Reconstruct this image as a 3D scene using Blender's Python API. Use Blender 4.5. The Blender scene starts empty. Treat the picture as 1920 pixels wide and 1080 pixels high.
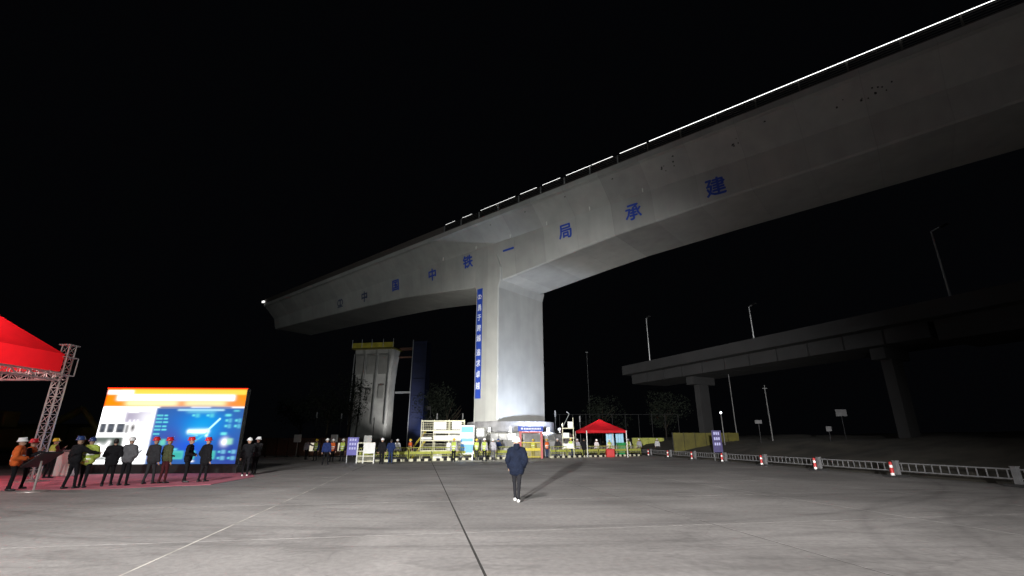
import bpy, bmesh, math, random
import numpy as np
from mathutils import Vector, Matrix, noise
random.seed(7)
C = bpy.context.scene.collection
R = math.radians

# ------------------------------------------------------------------ camera, world, lights, exposure
PITCH = math.atan(285 / 884.0)
CAMZ = 1.7
cam_d = bpy.data.cameras.new('camera'); cam = bpy.data.objects.new('camera', cam_d); C.objects.link(cam)
cam_d.sensor_width = 36; cam_d.lens = 36 * 884 / 1920.0
cam_d.clip_start = 0.1; cam_d.clip_end = 3000
cam.location = (0, 0, CAMZ); cam.rotation_euler = (math.pi / 2 + PITCH, 0, 0)
bpy.context.scene.camera = cam

world = bpy.data.worlds.new('World'); bpy.context.scene.world = world
world.use_nodes = True
bg = world.node_tree.nodes['Background']
bg.inputs['Color'].default_value = (0.55, 0.6, 0.8, 1)
bg.inputs['Strength'].default_value = 0.0018

vs = bpy.context.scene.view_settings
vs.view_transform = 'Standard'; vs.look = 'None'; vs.gamma = 1; vs.exposure = 0

def spot(name, loc, aim, watts, color, cone, blend=1.0, radius=0.3):
    l = bpy.data.lights.new(name, 'SPOT'); l.energy = watts; l.color = color
    l.spot_size = R(cone); l.spot_blend = blend; l.shadow_soft_size = radius
    o = bpy.data.objects.new(name, l); C.objects.link(o); o.location = loc
    o.rotation_euler = (Vector(aim) - Vector(loc)).to_track_quat('-Z', 'Y').to_euler()
    return o
# floodlights of the site, on masts behind the photographer (low one casts the long shadow)
spot('flood_low', (-8.0, -24.0, 3.8), (1.5, 17, 0.2), 230000, (1, .98, .96), 46, 1.0, .25)
spot('flood_girder', (-9.2, -24.0, 6.0), (-9, 52, 15.5), 46000, (.95, 1, .97), 52, 1.0, .25)
spot('flood_high', (-9.0, -9.0, 19), (-3.2, 13.0, 0), 30000, (1, .94, .92), 77, 1.0, 1.6)
# work lights standing beside the pier
LAMPS = [((4.3, 49.2, 2.7), (1.2, 55, 8.0), 4700, (.74, .82, 1.0), 118),
         ((-7.6, 45.4, 4.75), (-2.0, 54, 6.5), 3400, (1.0, .97, .88), 125)]
for i, (l, a, w, c, cone) in enumerate(LAMPS):
    spot('work_light', l, a, w, c, cone, .5, .12)
# unseen lamp above and before the barriers that brightens the entrance and barriers
spot('unseen_barrier_lamp', (-3.5, 41.5, 6.0), (-3.0, 47, 1.0), 1100, (1.0, .98, .85), 130, .8, .2)
spot('far_pier_light', (-21.8, 101.5, 1.3), (-26.5, 110, 9), 9000, (1, .98, .95), 70, .9, .15)
spot('far_tower_light', (-19.5, 106, 1.2), (-19.9, 110, 6), 3000, (.5, .65, 1), 80, .9, .15)
fill_sun = bpy.data.lights.new('far_fill', 'SUN'); fill_sun.energy = .012; fill_sun.angle = R(3); fill_sun.color = (.9, .93, 1)  # faint sun added as fill for the far dark parts
mo = bpy.data.objects.new('far_fill', fill_sun); C.objects.link(mo); mo.rotation_euler = (R(68), 0, R(-25))

# ------------------------------------------------------------------ helpers
F = 884.0; CP, SP = math.cos(PITCH), math.sin(PITCH)
def ray(x, y):
    u = 540.0 - y
    return Vector((x - 960.0, F * CP - u * SP, F * SP + u * CP))
def gp(x, y, z=0.0):
    r = ray(x, y); k = (z - CAMZ) / r.z
    return Vector((r.x * k, r.y * k, z))
def at(x, y, fwd):
    r = ray(x, y); k = fwd / r.y
    return Vector((r.x * k, fwd, CAMZ + r.z * k))

class MB:
    def __init__(s): s.v = []; s.f = []; s.m = []
    def add(s, vs, fs, m=0):
        b = len(s.v); s.v += [tuple(q) for q in vs]
        s.f += [tuple(b + i for i in f) for f in fs]; s.m += [m] * len(fs)
    def box(s, x0, x1, y0, y1, z0, z1, m=0, mat=None):
        vs = [Vector((x, y, z)) for z in (z0, z1) for y in (y0, y1) for x in (x0, x1)]
        if mat is not None: vs = [mat @ q for q in vs]
        s.add(vs, [(0, 2, 3, 1), (4, 5, 7, 6), (0, 1, 5, 4), (2, 6, 7, 3), (0, 4, 6, 2), (1, 3, 7, 5)], m)
    def tube(s, a, b, r, n=6, r2=None, m=0):
        a = Vector(a); b = Vector(b); r2 = r if r2 is None else r2
        d = (b - a)
        if d.length < 1e-6: return
        d.normalize()
        e = d.orthogonal().normalized(); g = d.cross(e)
        vs = []
        for p, rr in ((a, r), (b, r2)):
            for i in range(n):
                t = 2 * math.pi * i / n
                vs.append(p + e * math.cos(t) * rr + g * math.sin(t) * rr)
        fs = [(i, (i + 1) % n, n + (i + 1) % n, n + i) for i in range(n)] + [tuple(range(n - 1, -1, -1)), tuple(range(n, 2 * n))]
        s.add(vs, fs, m)
    def lathe(s, prof, n=16, c=(0, 0, 0), m=0, sx=1, sy=1):
        vs = []
        for r, z in prof:
            for i in range(n):
                t = 2 * math.pi * i / n
                vs.append((c[0] + r * math.cos(t) * sx, c[1] + r * math.sin(t) * sy, c[2] + z))
        fs = []
        for k in range(len(prof) - 1):
            for i in range(n):
                fs.append((k * n + i, k * n + (i + 1) % n, (k + 1) * n + (i + 1) % n, (k + 1) * n + i))
        fs.append(tuple(range(n - 1, -1, -1))); fs.append(tuple(range((len(prof) - 1) * n, len(prof) * n)))
        s.add(vs, fs, m)
    def prism(s, pts, z0, z1, m=0):
        n = len(pts)
        vs = [(p[0], p[1], z0) for p in pts] + [(p[0], p[1], z1) for p in pts]
        fs = [tuple(range(n - 1, -1, -1)), tuple(range(n, 2 * n))] + [(i, (i + 1) % n, n + (i + 1) % n, n + i) for i in range(n)]
        s.add(vs, fs, m)
    def mesh(s, name, mats, smooth=False):
        me = bpy.data.meshes.new(name); me.from_pydata(s.v, [], s.f)
        for mm in (mats if isinstance(mats, (list, tuple)) else [mats]): me.materials.append(mm)
        me.polygons.foreach_set('material_index', s.m)
        if smooth: me.polygons.foreach_set('use_smooth', [True] * len(s.f))
        me.update(); return me
    def build(s, name, mats, parent=None, smooth=False, bevel=0):
        me = s.mesh(name, mats, smooth)
        if bevel:
            bm = bmesh.new(); bm.from_mesh(me)
            bmesh.ops.bevel(bm, geom=bm.edges[:], offset=bevel, segments=1, affect='EDGES', clamp_overlap=True)
            bm.to_mesh(me); bm.free()
        return link(name, me, parent)

def link(name, me, parent=None, loc=None, rz=None):
    o = bpy.data.objects.new(name, me); C.objects.link(o)
    if parent is not None: o.parent = parent
    if loc is not None: o.location = loc
    if rz is not None: o.rotation_euler = (0, 0, rz)
    return o
def tag(o, label=None, cat=None, group=None, kind=None):
    if label: o['label'] = label
    if cat: o['category'] = cat
    if group: o['group'] = group
    if kind: o['kind'] = kind
    return o
def thing(name, label, cat, loc=(0, 0, 0), rz=0.0, group=None):
    o = bpy.data.objects.new(name, None); C.objects.link(o)
    o.location = loc; o.rotation_euler = (0, 0, rz); o.empty_display_size = .3
    return tag(o, label, cat, group)
def children(o): return [c for c in bpy.data.objects if c.parent == o]
def copy_tree(root, loc, rz, label=None):
    r = root.copy(); C.objects.link(r); r.location = loc; r.rotation_euler = (0, 0, rz)
    if label: r['label'] = label
    for ch in children(root):
        c = ch.copy(); C.objects.link(c); c.parent = r
        for g in children(ch):
            e = g.copy(); C.objects.link(e); e.parent = c
    return r

# ------------------------------------------------------------------ materials
def mat(name, col, rough=.7, metal=0, noise_amt=0, noise_scale=4, bump=0, bump_scale=30, spec=.5, emis=None, estr=0, coords='Object'):
    m = bpy.data.materials.new(name); m.use_nodes = True
    nt = m.node_tree; b = nt.nodes['Principled BSDF']
    b.inputs['Base Color'].default_value = (*col, 1); b.inputs['Roughness'].default_value = rough
    b.inputs['Metallic'].default_value = metal; b.inputs['Specular IOR Level'].default_value = spec
    if emis:
        b.inputs['Emission Color'].default_value = (*emis, 1); b.inputs['Emission Strength'].default_value = estr
    tc = nt.nodes.new('ShaderNodeTexCoord')
    if noise_amt:
        n = nt.nodes.new('ShaderNodeTexNoise'); n.inputs['Scale'].default_value = noise_scale; n.inputs['Detail'].default_value = 6
        nt.links.new(tc.outputs[coords], n.inputs['Vector'])
        r = nt.nodes.new('ShaderNodeValToRGB')
        r.color_ramp.elements[0].position = .3; r.color_ramp.elements[1].position = .7
        r.color_ramp.elements[0].color = tuple(c * (1 - noise_amt) for c in col) + (1,)
        r.color_ramp.elements[1].color = tuple(min(1, c * (1 + noise_amt)) for c in col) + (1,)
        nt.links.new(n.outputs['Fac'], r.inputs['Fac']); nt.links.new(r.outputs['Color'], b.inputs['Base Color'])
    if bump:
        n2 = nt.nodes.new('ShaderNodeTexNoise'); n2.inputs['Scale'].default_value = bump_scale; n2.inputs['Detail'].default_value = 5
        nt.links.new(tc.outputs[coords], n2.inputs['Vector'])
        bp = nt.nodes.new('ShaderNodeBump'); bp.inputs['Strength'].default_value = bump; bp.inputs['Distance'].default_value = .02
        nt.links.new(n2.outputs['Fac'], bp.inputs['Height']); nt.links.new(bp.outputs['Normal'], b.inputs['Normal'])
    return m
def emit(name, col, s):
    m = bpy.data.materials.new(name); m.use_nodes = True; nt = m.node_tree
    for n in list(nt.nodes): nt.nodes.remove(n)
    e = nt.nodes.new('ShaderNodeEmission'); e.inputs['Color'].default_value = (*col, 1); e.inputs['Strength'].default_value = s
    o = nt.nodes.new('ShaderNodeOutputMaterial'); nt.links.new(e.outputs[0], o.inputs[0]); return m

def concrete_ground():
    m = mat('slab_concrete', (.3, .29, .275), .8); nt = m.node_tree; b = nt.nodes['Principled BSDF']
    geo = nt.nodes.new('ShaderNodeNewGeometry'); oi = nt.nodes.new('ShaderNodeObjectInfo')
    def nz(scale, detail, vec, dist=0):
        n = nt.nodes.new('ShaderNodeTexNoise'); n.inputs['Scale'].default_value = scale; n.inputs['Detail'].default_value = detail
        n.inputs['Distortion'].default_value = dist
        nt.links.new(vec, n.inputs['Vector']); return n.outputs['Fac']
    def ramp(fac, a, b_, ca, cb):
        r = nt.nodes.new('ShaderNodeValToRGB'); r.color_ramp.elements[0].position = a; r.color_ramp.elements[1].position = b_
        r.color_ramp.elements[0].color = (ca, ca, ca, 1); r.color_ramp.elements[1].color = (cb, cb, cb, 1)
        nt.links.new(fac, r.inputs['Fac']); return r.outputs['Color']
    def mul(a, b_):
        x = nt.nodes.new('ShaderNodeMix'); x.data_type = 'RGBA'; x.blend_type = 'MULTIPLY'; x.inputs[0].default_value = 1
        nt.links.new(a, x.inputs[6]); nt.links.new(b_, x.inputs[7]); return x.outputs[2]
    mp = nt.nodes.new('ShaderNodeMapping'); mp.inputs['Rotation'].default_value = (0, 0, R(12)); mp.inputs['Scale'].default_value = (.16, .9, 1)
    nt.links.new(geo.outputs['Position'], mp.inputs['Vector'])
    big = ramp(nz(.22, 5, geo.outputs['Position'], .6), .35, .65, .76, 1.1)
    streak = ramp(nz(1.0, 6, mp.outputs['Vector'], 1.2), .35, .62, .87, 1.04)
    tyre_w = nt.nodes.new('ShaderNodeTexNoise'); tyre_w.inputs['Scale'].default_value = .45; tyre_w.inputs['Detail'].default_value = 3
    tyre_w.inputs['Distortion'].default_value = 2.2; nt.links.new(mp.outputs['Vector'], tyre_w.inputs['Vector'])
    tr = nt.nodes.new('ShaderNodeValToRGB'); e = tr.color_ramp.elements
    e[0].position = .485; e[0].color = (1, 1, 1, 1); e[1].position = .505; e[1].color = (.82, .82, .82, 1)
    e2 = tr.color_ramp.elements.new(.525); e2.color = (1, 1, 1, 1); nt.links.new(tyre_w.outputs['Fac'], tr.inputs['Fac'])
    fine = ramp(nz(9, 8, geo.outputs['Position']), .3, .7, .84, 1.1)
    per = ramp(oi.outputs['Random'], 0, 1, .88, 1.05)
    # hairline cracks, oil stains and curved tyre tracks
    dn = nt.nodes.new('ShaderNodeTexNoise'); dn.inputs['Scale'].default_value = .8; dn.inputs['Detail'].default_value = 6; nt.links.new(geo.outputs['Position'], dn.inputs['Vector'])
    va_ = nt.nodes.new('ShaderNodeVectorMath'); va_.operation = 'MULTIPLY_ADD'; va_.inputs[1].default_value = (1.6, 1.6, 0)
    nt.links.new(dn.outputs['Color'], va_.inputs[0]); nt.links.new(geo.outputs['Position'], va_.inputs[2])
    vo = nt.nodes.new('ShaderNodeTexVoronoi'); vo.feature = 'DISTANCE_TO_EDGE'; vo.inputs['Scale'].default_value = .17; nt.links.new(va_.outputs[0], vo.inputs['Vector'])
    crack = ramp(vo.outputs['Distance'], .0, .005, .86, 1.0)
    stain = ramp(nz(.9, 3, geo.outputs['Position'], .3), .62, .8, 1.0, .82)
    def ring(cx, cy, r, w, amt):
        sb = nt.nodes.new('ShaderNodeVectorMath'); sb.operation = 'SUBTRACT'; sb.inputs[1].default_value = (cx, cy, 0); nt.links.new(geo.outputs['Position'], sb.inputs[0])
        ln = nt.nodes.new('ShaderNodeVectorMath'); ln.operation = 'LENGTH'; nt.links.new(sb.outputs[0], ln.inputs[0])
        d_ = nt.nodes.new('ShaderNodeMath'); d_.operation = 'SUBTRACT'; d_.inputs[1].default_value = r; nt.links.new(ln.outputs['Value'], d_.inputs[0])
        ab = nt.nodes.new('ShaderNodeMath'); ab.operation = 'ABSOLUTE'; nt.links.new(d_.outputs[0], ab.inputs[0])
        return ramp(ab.outputs[0], 0, w, amt, 1.0)
    base = nt.nodes.new('ShaderNodeRGB'); base.outputs[0].default_value = (.36, .345, .335, 1)
    c = base.outputs[0]
    for q in (big, streak, tr.outputs['Color'], fine, per, crack, stain, ring(-13, 6, 11.2, .5, 1.05), ring(-13, 6, 12.9, .5, 1.05), ring(-2, 34, 23.5, .22, .82), ring(-2, 34, 25.2, .22, .83),
              ring(22, 2, 15.5, .2, .84), ring(22, 2, 17.1, .2, .85)): c = mul(c, q)
    nt.links.new(c, b.inputs['Base Color'])
    rr = ramp(nz(.5, 4, geo.outputs['Position'], .5), .3, .7, .55, .9); nt.links.new(rr, b.inputs['Roughness'])
    bp = nt.nodes.new('ShaderNodeBump'); bp.inputs['Strength'].default_value = .3; bp.inputs['Distance'].default_value = .01
    nt.links.new(nz(25, 6, geo.outputs['Position']), bp.inputs['Height']); nt.links.new(bp.outputs['Normal'], b.inputs['Normal'])
    return m

def bridge_concrete():
    m = mat('girder_concrete', (.36, .36, .345), .85); nt = m.node_tree; b = nt.nodes['Principled BSDF']
    tc = nt.nodes.new('ShaderNodeTexCoord')
    mp = nt.nodes.new('ShaderNodeMapping'); mp.inputs['Scale'].default_value = (.25, .25, 1); nt.links.new(tc.outputs['Object'], mp.inputs['Vector'])
    n = nt.nodes.new('ShaderNodeTexNoise'); n.inputs['Scale'].default_value = .5; n.inputs['Detail'].default_value = 7; nt.links.new(tc.outputs['Object'], n.inputs['Vector'])
    r = nt.nodes.new('ShaderNodeValToRGB'); r.color_ramp.elements[0].position = .3; r.color_ramp.elements[1].position = .7
    r.color_ramp.elements[0].color = (.34, .345, .335, 1); r.color_ramp.elements[1].color = (.40, .405, .39, 1)
    nt.links.new(n.outputs['Fac'], r.inputs['Fac'])
    # cast segments along the girder, each with its own slight tone
    sx = nt.nodes.new('ShaderNodeSeparateXYZ'); nt.links.new(tc.outputs['Object'], sx.inputs[0])
    dv = nt.nodes.new('ShaderNodeMath'); dv.operation = 'DIVIDE'; dv.inputs[1].default_value = 4.2; nt.links.new(sx.outputs['X'], dv.inputs[0])
    fl = nt.nodes.new('ShaderNodeMath'); fl.operation = 'FLOOR'; nt.links.new(dv.outputs[0], fl.inputs[0])
    wn = nt.nodes.new('ShaderNodeTexWhiteNoise'); wn.noise_dimensions = '1D'; nt.links.new(fl.outputs[0], wn.inputs['W'])
    mr = nt.nodes.new('ShaderNodeMapRange'); mr.inputs['To Min'].default_value = .86; mr.inputs['To Max'].default_value = 1.06; nt.links.new(wn.outputs['Value'], mr.inputs['Value'])
    fr = nt.nodes.new('ShaderNodeMath'); fr.operation = 'FRACT'; nt.links.new(dv.outputs[0], fr.inputs[0])
    jr = nt.nodes.new('ShaderNodeValToRGB'); je = jr.color_ramp.elements; je[0].position = 0; je[0].color = (.78, .78, .78, 1); je[1].position = .014; je[1].color = (1, 1, 1, 1); nt.links.new(fr.outputs[0], jr.inputs['Fac'])
    jm = nt.nodes.new('ShaderNodeMath'); jm.operation = 'MULTIPLY'; nt.links.new(jr.outputs['Color'], jm.inputs[0]); nt.links.new(mr.outputs[0], jm.inputs[1])
    mr = jm
    x = nt.nodes.new('ShaderNodeVectorMath'); x.operation = 'SCALE'; nt.links.new(r.outputs['Color'], x.inputs[0]); nt.links.new(mr.outputs[0], x.inputs['Scale'])
    n3 = nt.nodes.new('ShaderNodeTexNoise'); n3.inputs['Scale'].default_value = 1.3; n3.inputs['Detail'].default_value = 8
    mp.inputs['Scale'].default_value = (1, 1, .12); nt.links.new(mp.outputs['Vector'], n3.inputs['Vector'])
    mr3 = nt.nodes.new('ShaderNodeMapRange'); mr3.inputs['From Min'].default_value = .3; mr3.inputs['From Max'].default_value = .7
    mr3.inputs['To Min'].default_value = .95; mr3.inputs['To Max'].default_value = 1.05; nt.links.new(n3.outputs['Fac'], mr3.inputs['Value'])
    x2 = nt.nodes.new('ShaderNodeVectorMath'); x2.operation = 'SCALE'; nt.links.new(x.outputs[0], x2.inputs[0]); nt.links.new(mr3.outputs[0], x2.inputs['Scale'])
    nt.links.new(x2.outputs[0], b.inputs['Base Color'])
    bp = nt.nodes.new('ShaderNodeBump'); bp.inputs['Strength'].default_value = .25; bp.inputs['Distance'].default_value = .02
    nt.links.new(n3.outputs['Fac'], bp.inputs['Height']); nt.links.new(bp.outputs['Normal'], b.inputs['Normal'])
    return m

M = dict(
    slab=concrete_ground(), girder=bridge_concrete(),
    joint=mat('joint_sealant', (.035, .033, .03), .9, noise_amt=.3),
    joint_light=mat('pale_joint_filler', (.5, .48, .44), .8, noise_amt=.45, noise_scale=1.2),
    soil=mat('soil', (.05, .045, .035), .95, noise_amt=.5, noise_scale=.6, bump=.6, bump_scale=3),
    dark_metal=mat('dark_metal', (.03, .03, .032), .5, .6),
    black=mat('black_plastic', (.015, .015, .016), .5),
    rubber=mat('rubber', (.02, .02, .02), .85, noise_amt=.2),
    galv=mat('galvanised_metal', (.42, .43, .44), .45, .7, noise_amt=.15, noise_scale=8),
    alu=mat('aluminium', (.55, .5, .48), .4, .55, noise_amt=.15, noise_scale=8),
    white=mat('white_paint', (.7, .7, .67), .5, noise_amt=.08, noise_scale=3),
    cream=mat('cream_paint', (.62, .6, .44), .55, noise_amt=.1, noise_scale=3),
    capgrey=mat('stained_grey_panel', (.2, .2, .21), .7, noise_amt=.3, noise_scale=1.5),
    offwhite=mat('grey_white_panel', (.38, .38, .38), .6, noise_amt=.15, noise_scale=1.5),
    postgrey=mat('dull_grey_post', (.13, .13, .13), .6, .2),
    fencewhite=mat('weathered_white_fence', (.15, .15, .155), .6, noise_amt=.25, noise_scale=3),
    blue=mat('sign_blue', (.02, .06, .38), .5, noise_amt=.06),
    lettering=mat('blue_lettering', (.015, .06, .42), .55, noise_amt=.1),
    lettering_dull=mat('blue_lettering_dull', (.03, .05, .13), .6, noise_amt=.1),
    skyblue=mat('poster_blue', (.05, .28, .75), .45, noise_amt=.1, noise_scale=1),
    paleblue=mat('poster_pale_blue', (.35, .65, .85), .45),
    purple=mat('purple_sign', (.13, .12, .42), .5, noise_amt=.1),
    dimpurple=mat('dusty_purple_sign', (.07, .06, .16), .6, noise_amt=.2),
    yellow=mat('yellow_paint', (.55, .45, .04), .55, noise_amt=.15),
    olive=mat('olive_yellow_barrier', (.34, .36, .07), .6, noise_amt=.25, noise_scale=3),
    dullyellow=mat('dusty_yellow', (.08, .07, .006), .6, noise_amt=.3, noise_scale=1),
    gatered=mat('faded_red_paint', (.45, .11, .11), .5),
    red=mat('red_paint', (.5, .02, .02), .45),
    green=mat('green_bin_plastic', (.01, .22, .06), .45, noise_amt=.1),
    pink_spill=mat('pink_light_spill', (.6, .17, .23), .95, noise_amt=.2, noise_scale=2, bump=.3, bump_scale=40),
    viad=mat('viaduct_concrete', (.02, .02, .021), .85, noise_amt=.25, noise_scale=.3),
    backdrop=mat('far_concrete', (.22, .22, .21), .85, noise_amt=.2, noise_scale=.4),
    farpier=mat('far_pier_concrete', (.32, .32, .31), .85, noise_amt=.3, noise_scale=.35),
    bluemesh=mat('blue_scaffold_net', (.0015, .005, .03), .7, noise_amt=.3, noise_scale=.5),
    leaf=mat('dark_leaves', (.012, .018, .009), .8, noise_amt=.5, noise_scale=.8),
    bark=mat('bark', (.06, .045, .03), .9, noise_amt=.3),
    brown=mat('brown_shutter', (.06, .024, .012), .7, noise_amt=.3, noise_scale=1),
    led=emit("led_white", (1, .99, .97), 2.6), led_dim=emit('led_white_soft', (1, .99, .97), 1.6),
    lamp=emit('lamp_face', (.92, .96, 1), 6), lampwarm=emit('lamp_face_warm', (1, .97, .85), 4),
    skin=mat('skin', (.45, .27, .19), .55, noise_amt=.05), hair=mat('hair', (.012, .01, .01), .6),
    screen_red=emit('red_edge_glow', (1, .02, .005), 3),
)
def fabric(name, col): return mat(name, col, .9, noise_amt=.18, noise_scale=9, bump=.35, bump_scale=22, spec=.2)
CL = dict(
    navy=fabric('navy_padded_cloth', (.0025, .005, .014)), black=fabric('black_cloth', (.008, .008, .01)),
    grey=fabric('grey_cloth', (.11, .11, .12)), olive=fabric('olive_cloth', (.07, .075, .035)),
    hiviz=fabric('yellow_green_vest_cloth', (.42, .52, .10)), orange=fabric('orange_vest_cloth', (.65, .13, .03)),
    darkblue=fabric('dark_blue_cloth', (.01, .02, .07)), workblue=fabric('blue_workwear', (.02, .035, .13)),
    lightgrey=fabric('light_grey_cloth', (.35, .34, .38)), darkgrey=fabric('dark_grey_cloth', (.03, .03, .034)),
    whitecloth=fabric('white_cloth', (.55, .55, .55)), maroon=fabric('maroon_cloth', (.06, .012, .015)),
    stripe=mat('reflective_tape', (.75, .75, .7), .3), denim=fabric('denim', (.02, .035, .09)),
)
HAT = dict(white=mat('white_hard_hat', (.8, .8, .8), .35), red=mat('red_hard_hat', (.6, .02, .03), .35),
           yellow=mat('yellow_hard_hat', (.7, .5, .04), .35), blue=mat('blue_hard_hat', (.025, .05, .16), .35))
SHOE = dict(black=M['black'], white=mat('white_shoes', (.75, .75, .72), .5))

def text_mesh(ch, size, m, name='character', depth=.02, bold=.022):
    cu = bpy.data.curves.new(name, 'FONT'); cu.body = ch; cu.size = size; cu.extrude = depth / 2
    cu.align_x = 'CENTER'; cu.align_y = 'CENTER'; cu.resolution_u = 2
    o = bpy.data.objects.new(name, cu); C.objects.link(o)
    bpy.context.view_layer.update()
    me = bpy.data.meshes.new_from_object(o.evaluated_get(bpy.context.evaluated_depsgraph_get()))
    bpy.data.objects.remove(o); bpy.data.curves.remove(cu)
    # centre on its own outline
    if len(me.vertices):
        co = np.zeros(len(me.vertices) * 3, 'f'); me.vertices.foreach_get('co', co); co = co.reshape(-1, 3)
        c = (co.min(0) + co.max(0)) / 2; co -= c; me.vertices.foreach_set('co', co.ravel())
    if len(me.vertices) and bold:
        bm = bmesh.new(); k = bold * size
        for i, (dx, dy) in enumerate(((-k, 0), (k, 0), (0, -k), (0, k))):
            m2 = me.copy(); m2.transform(Matrix.Translation((dx, dy, i * .0015))); bm.from_mesh(m2); bpy.data.meshes.remove(m2)
        bm.to_mesh(me); bm.free()
    me.materials.clear(); me.materials.append(m); me.name = name
    return me
def emblem_mesh(r, m, depth=.02):
    # round railway emblem: ring with an upright rail section inside
    b = MB(); n = 24
    for i in range(n):
        a0 = 2 * math.pi * i / n; a1 = 2 * math.pi * (i + 1) / n
        if 3.9 < a0 < 5.5: continue
        P = [(r * 1.15 * math.cos(a), r * math.sin(a)) for a in (a0, a1)]; Q = [(r * .93 * math.cos(a), r * .78 * math.sin(a)) for a in (a1, a0)]
        b.prism(P + Q, -depth / 2, depth / 2)
    b.box(-r * .14, r * .14, -r * .5, r * .45, -depth / 2, depth / 2)
    b.box(-r * .55, r * .55, r * .45, r * .66, -depth / 2, depth / 2)
    b.box(-r * .75, r * .75, -r * .72, -r * .5, -depth / 2, depth / 2)
    b.box(-r * 1.1, r * 1.1, -r * 1.0, -r * .84, -depth / 2, depth / 2)
    return b.mesh('emblem', m)

# ------------------------------------------------------------------ ground
g = MB(); NG = 60
for j in range(NG):
    for i in range(NG): pass
g.add([(-900, -300, -.13), (900, -300, -.13), (900, 1500, -.13), (-900, 1500, -.13)], [(0, 1, 2, 3)])
soil = g.build('ground', M['soil']); tag(soil, 'dark bare soil around the concrete yard', None, None, 'structure')

SA = math.atan2(-.18, .983)           # slab lines run a little to the left of straight ahead
ux = Vector((math.cos(-SA * -1) if 0 else .9836, .1801, 0)); uy = Vector((-.1801, .9836, 0))
FD = Vector((-.10, .995, 0)).normalized(); F0 = Vector((18.7, 24.5, 0))
FNn = Vector((FD.y, -FD.x, 0))         # to the right of the fence
EDGE = (F0 + FNn * .75).dot(FNn)
def clip(poly):
    out = []
    for i in range(len(poly)):
        a, b = poly[i], poly[(i + 1) % len(poly)]
        da, db = a.dot(FNn) - EDGE, b.dot(FNn) - EDGE
        if da <= 0: out.append(a)
        if (da < 0) != (db < 0) and abs(da - db) > 1e-9: out.append(a + (b - a) * (da / (da - db)))
    return out
apron = bpy.data.objects.new("concrete_yard", None); C.objects.link(apron); apron["kind"] = "structure"; apron["label"] = "worn pale concrete slab yard in front of the bridge pier"
lines_x = [-79.3 + 5 * k for k in range(15)] + [-3.8, .93, 6.2] + [11.2 + 5 * k for k in range(8)]
lines_x = sorted(x for x in set(lines_x) if not (-5 < x < -3.9))
lines_y = [-34.9 + 5 * k for k in range(22)]
far = MB(); jt = MB(); jl = MB()
for i in range(len(lines_x) - 1):
    for j in range(len(lines_y) - 1):
        x0, x1, y0, y1 = lines_x[i], lines_x[i + 1], lines_y[j], lines_y[j + 1]
        gl = .02 if abs(x0 - .93) < .01 else (.015 if abs(x0 - 6.2) < .01 else .005); gr = .02 if abs(x1 - .93) < .01 else (.015 if abs(x1 - 6.2) < .01 else .005)
        if abs(x0 + 3.8) < .01: gl = .021
        if abs(x1 + 3.8) < .01: gr = .021
        poly = clip([ux * a + uy * b for a, b in ((x0 + gl, y0 + .004), (x1 - gr, y0 + .004), (x1 - gr, y1 - .004), (x0 + gl, y1 - .004))])
        if len(poly) < 3: continue
        cx = ux * (x0 + x1) / 2 + uy * (y0 + y1) / 2
        if 0 < cx.y < 40 and abs(cx.x) < 1.15 * cx.y + 6:
            b = MB(); b.prism(poly, -.1, 0); b.build('slab', M['slab'], apron)
        else: far.prism(poly, -.1, 0)
fo = far.build('slab', M['slab'], apron); fo['kind'] = 'stuff'
pol = clip([ux * a + uy * b for a, b in ((lines_x[0], -34.9), (lines_x[-1], -34.9), (lines_x[-1], lines_y[-1]), (lines_x[0], lines_y[-1]))])
jt.prism(pol, -.12, -.0016); jt.build('joint_bed', M['joint'], apron)
jl.prism([ux * a + uy * b for a, b in ((-3.8 - .019, -10), (-3.8 + .019, -10), (-3.8 + .019, 30), (-3.8 - .019, 30))], -.0012, .0006)
jl.build('joint_filler', M['joint_light'], apron)

# embankment beyond the fence
e = MB(); nx, ny = 28, 60; vv = []
for j in range(ny + 1):
    for i in range(nx + 1):
        a = i / nx; L = -22 + 150 * j / ny
        q = F0 + FD * L + FNn * (2.2 + 70 * a ** 1.5)
        h = 1.5 * min(1, a * 4) + 1.6 * a + .5 * noise.noise(Vector((q.x * .12, q.y * .12, 0))) + .25 * noise.noise(Vector((q.x * .5, q.y * .5, 3)))
        vv.append((q.x, q.y, -.2 + h * (.0 if i == 0 else 1)))
fs = [(j * (nx + 1) + i, j * (nx + 1) + i + 1, (j + 1) * (nx + 1) + i + 1, (j + 1) * (nx + 1) + i) for j in range(ny) for i in range(nx)]
e.add(vv, fs); tag(e.build('embankment', M['soil'], smooth=True), 'low dark earth embankment beyond the white fence', None, None, 'structure')

# ------------------------------------------------------------------ the swivel bridge
U = Vector((.76683, -.64185, 0)); NN = Vector((.64185, .76683, 0)); T0 = 36.44; TC = 6.78
BR = math.atan2(U.y, U.x)
ctr = Vector((-.16, 56.5, 0))
bridge = thing('swivel_bridge', 'pale concrete T shaped bridge girder on one tall pier, white light line on its rail', 'bridge', ctr, BR)
SO = [(0, 19.4), (3, 19.5), (12, 20.45), (17, 20.9), (26, 21.3), (40, 21.75), (58.5, 22.3)]
def soff(s):
    s = abs(s)
    for (a, za), (b, zb) in zip(SO, SO[1:]):
        if s <= b: return za + (zb - za) * (s - a) / (b - a)
    return SO[-1][1]
def y_(t): return t - TC
W = 13.0       # deck width
def section(s):
    zb = soff(s); tj, zj = 2.3, 24.2
    half = [(0, 26.75), (0, 26.2), (.35, 26.12), (tj - .35, 24.5), (tj, 24.15), (2.75, zb + .12), (2.9, zb)]
    return [(t, z) for t, z in half] + [(W - t, z) for t, z in reversed(half)]
ss = [-56.5 + i * (113 / 80) for i in range(81)]
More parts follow.
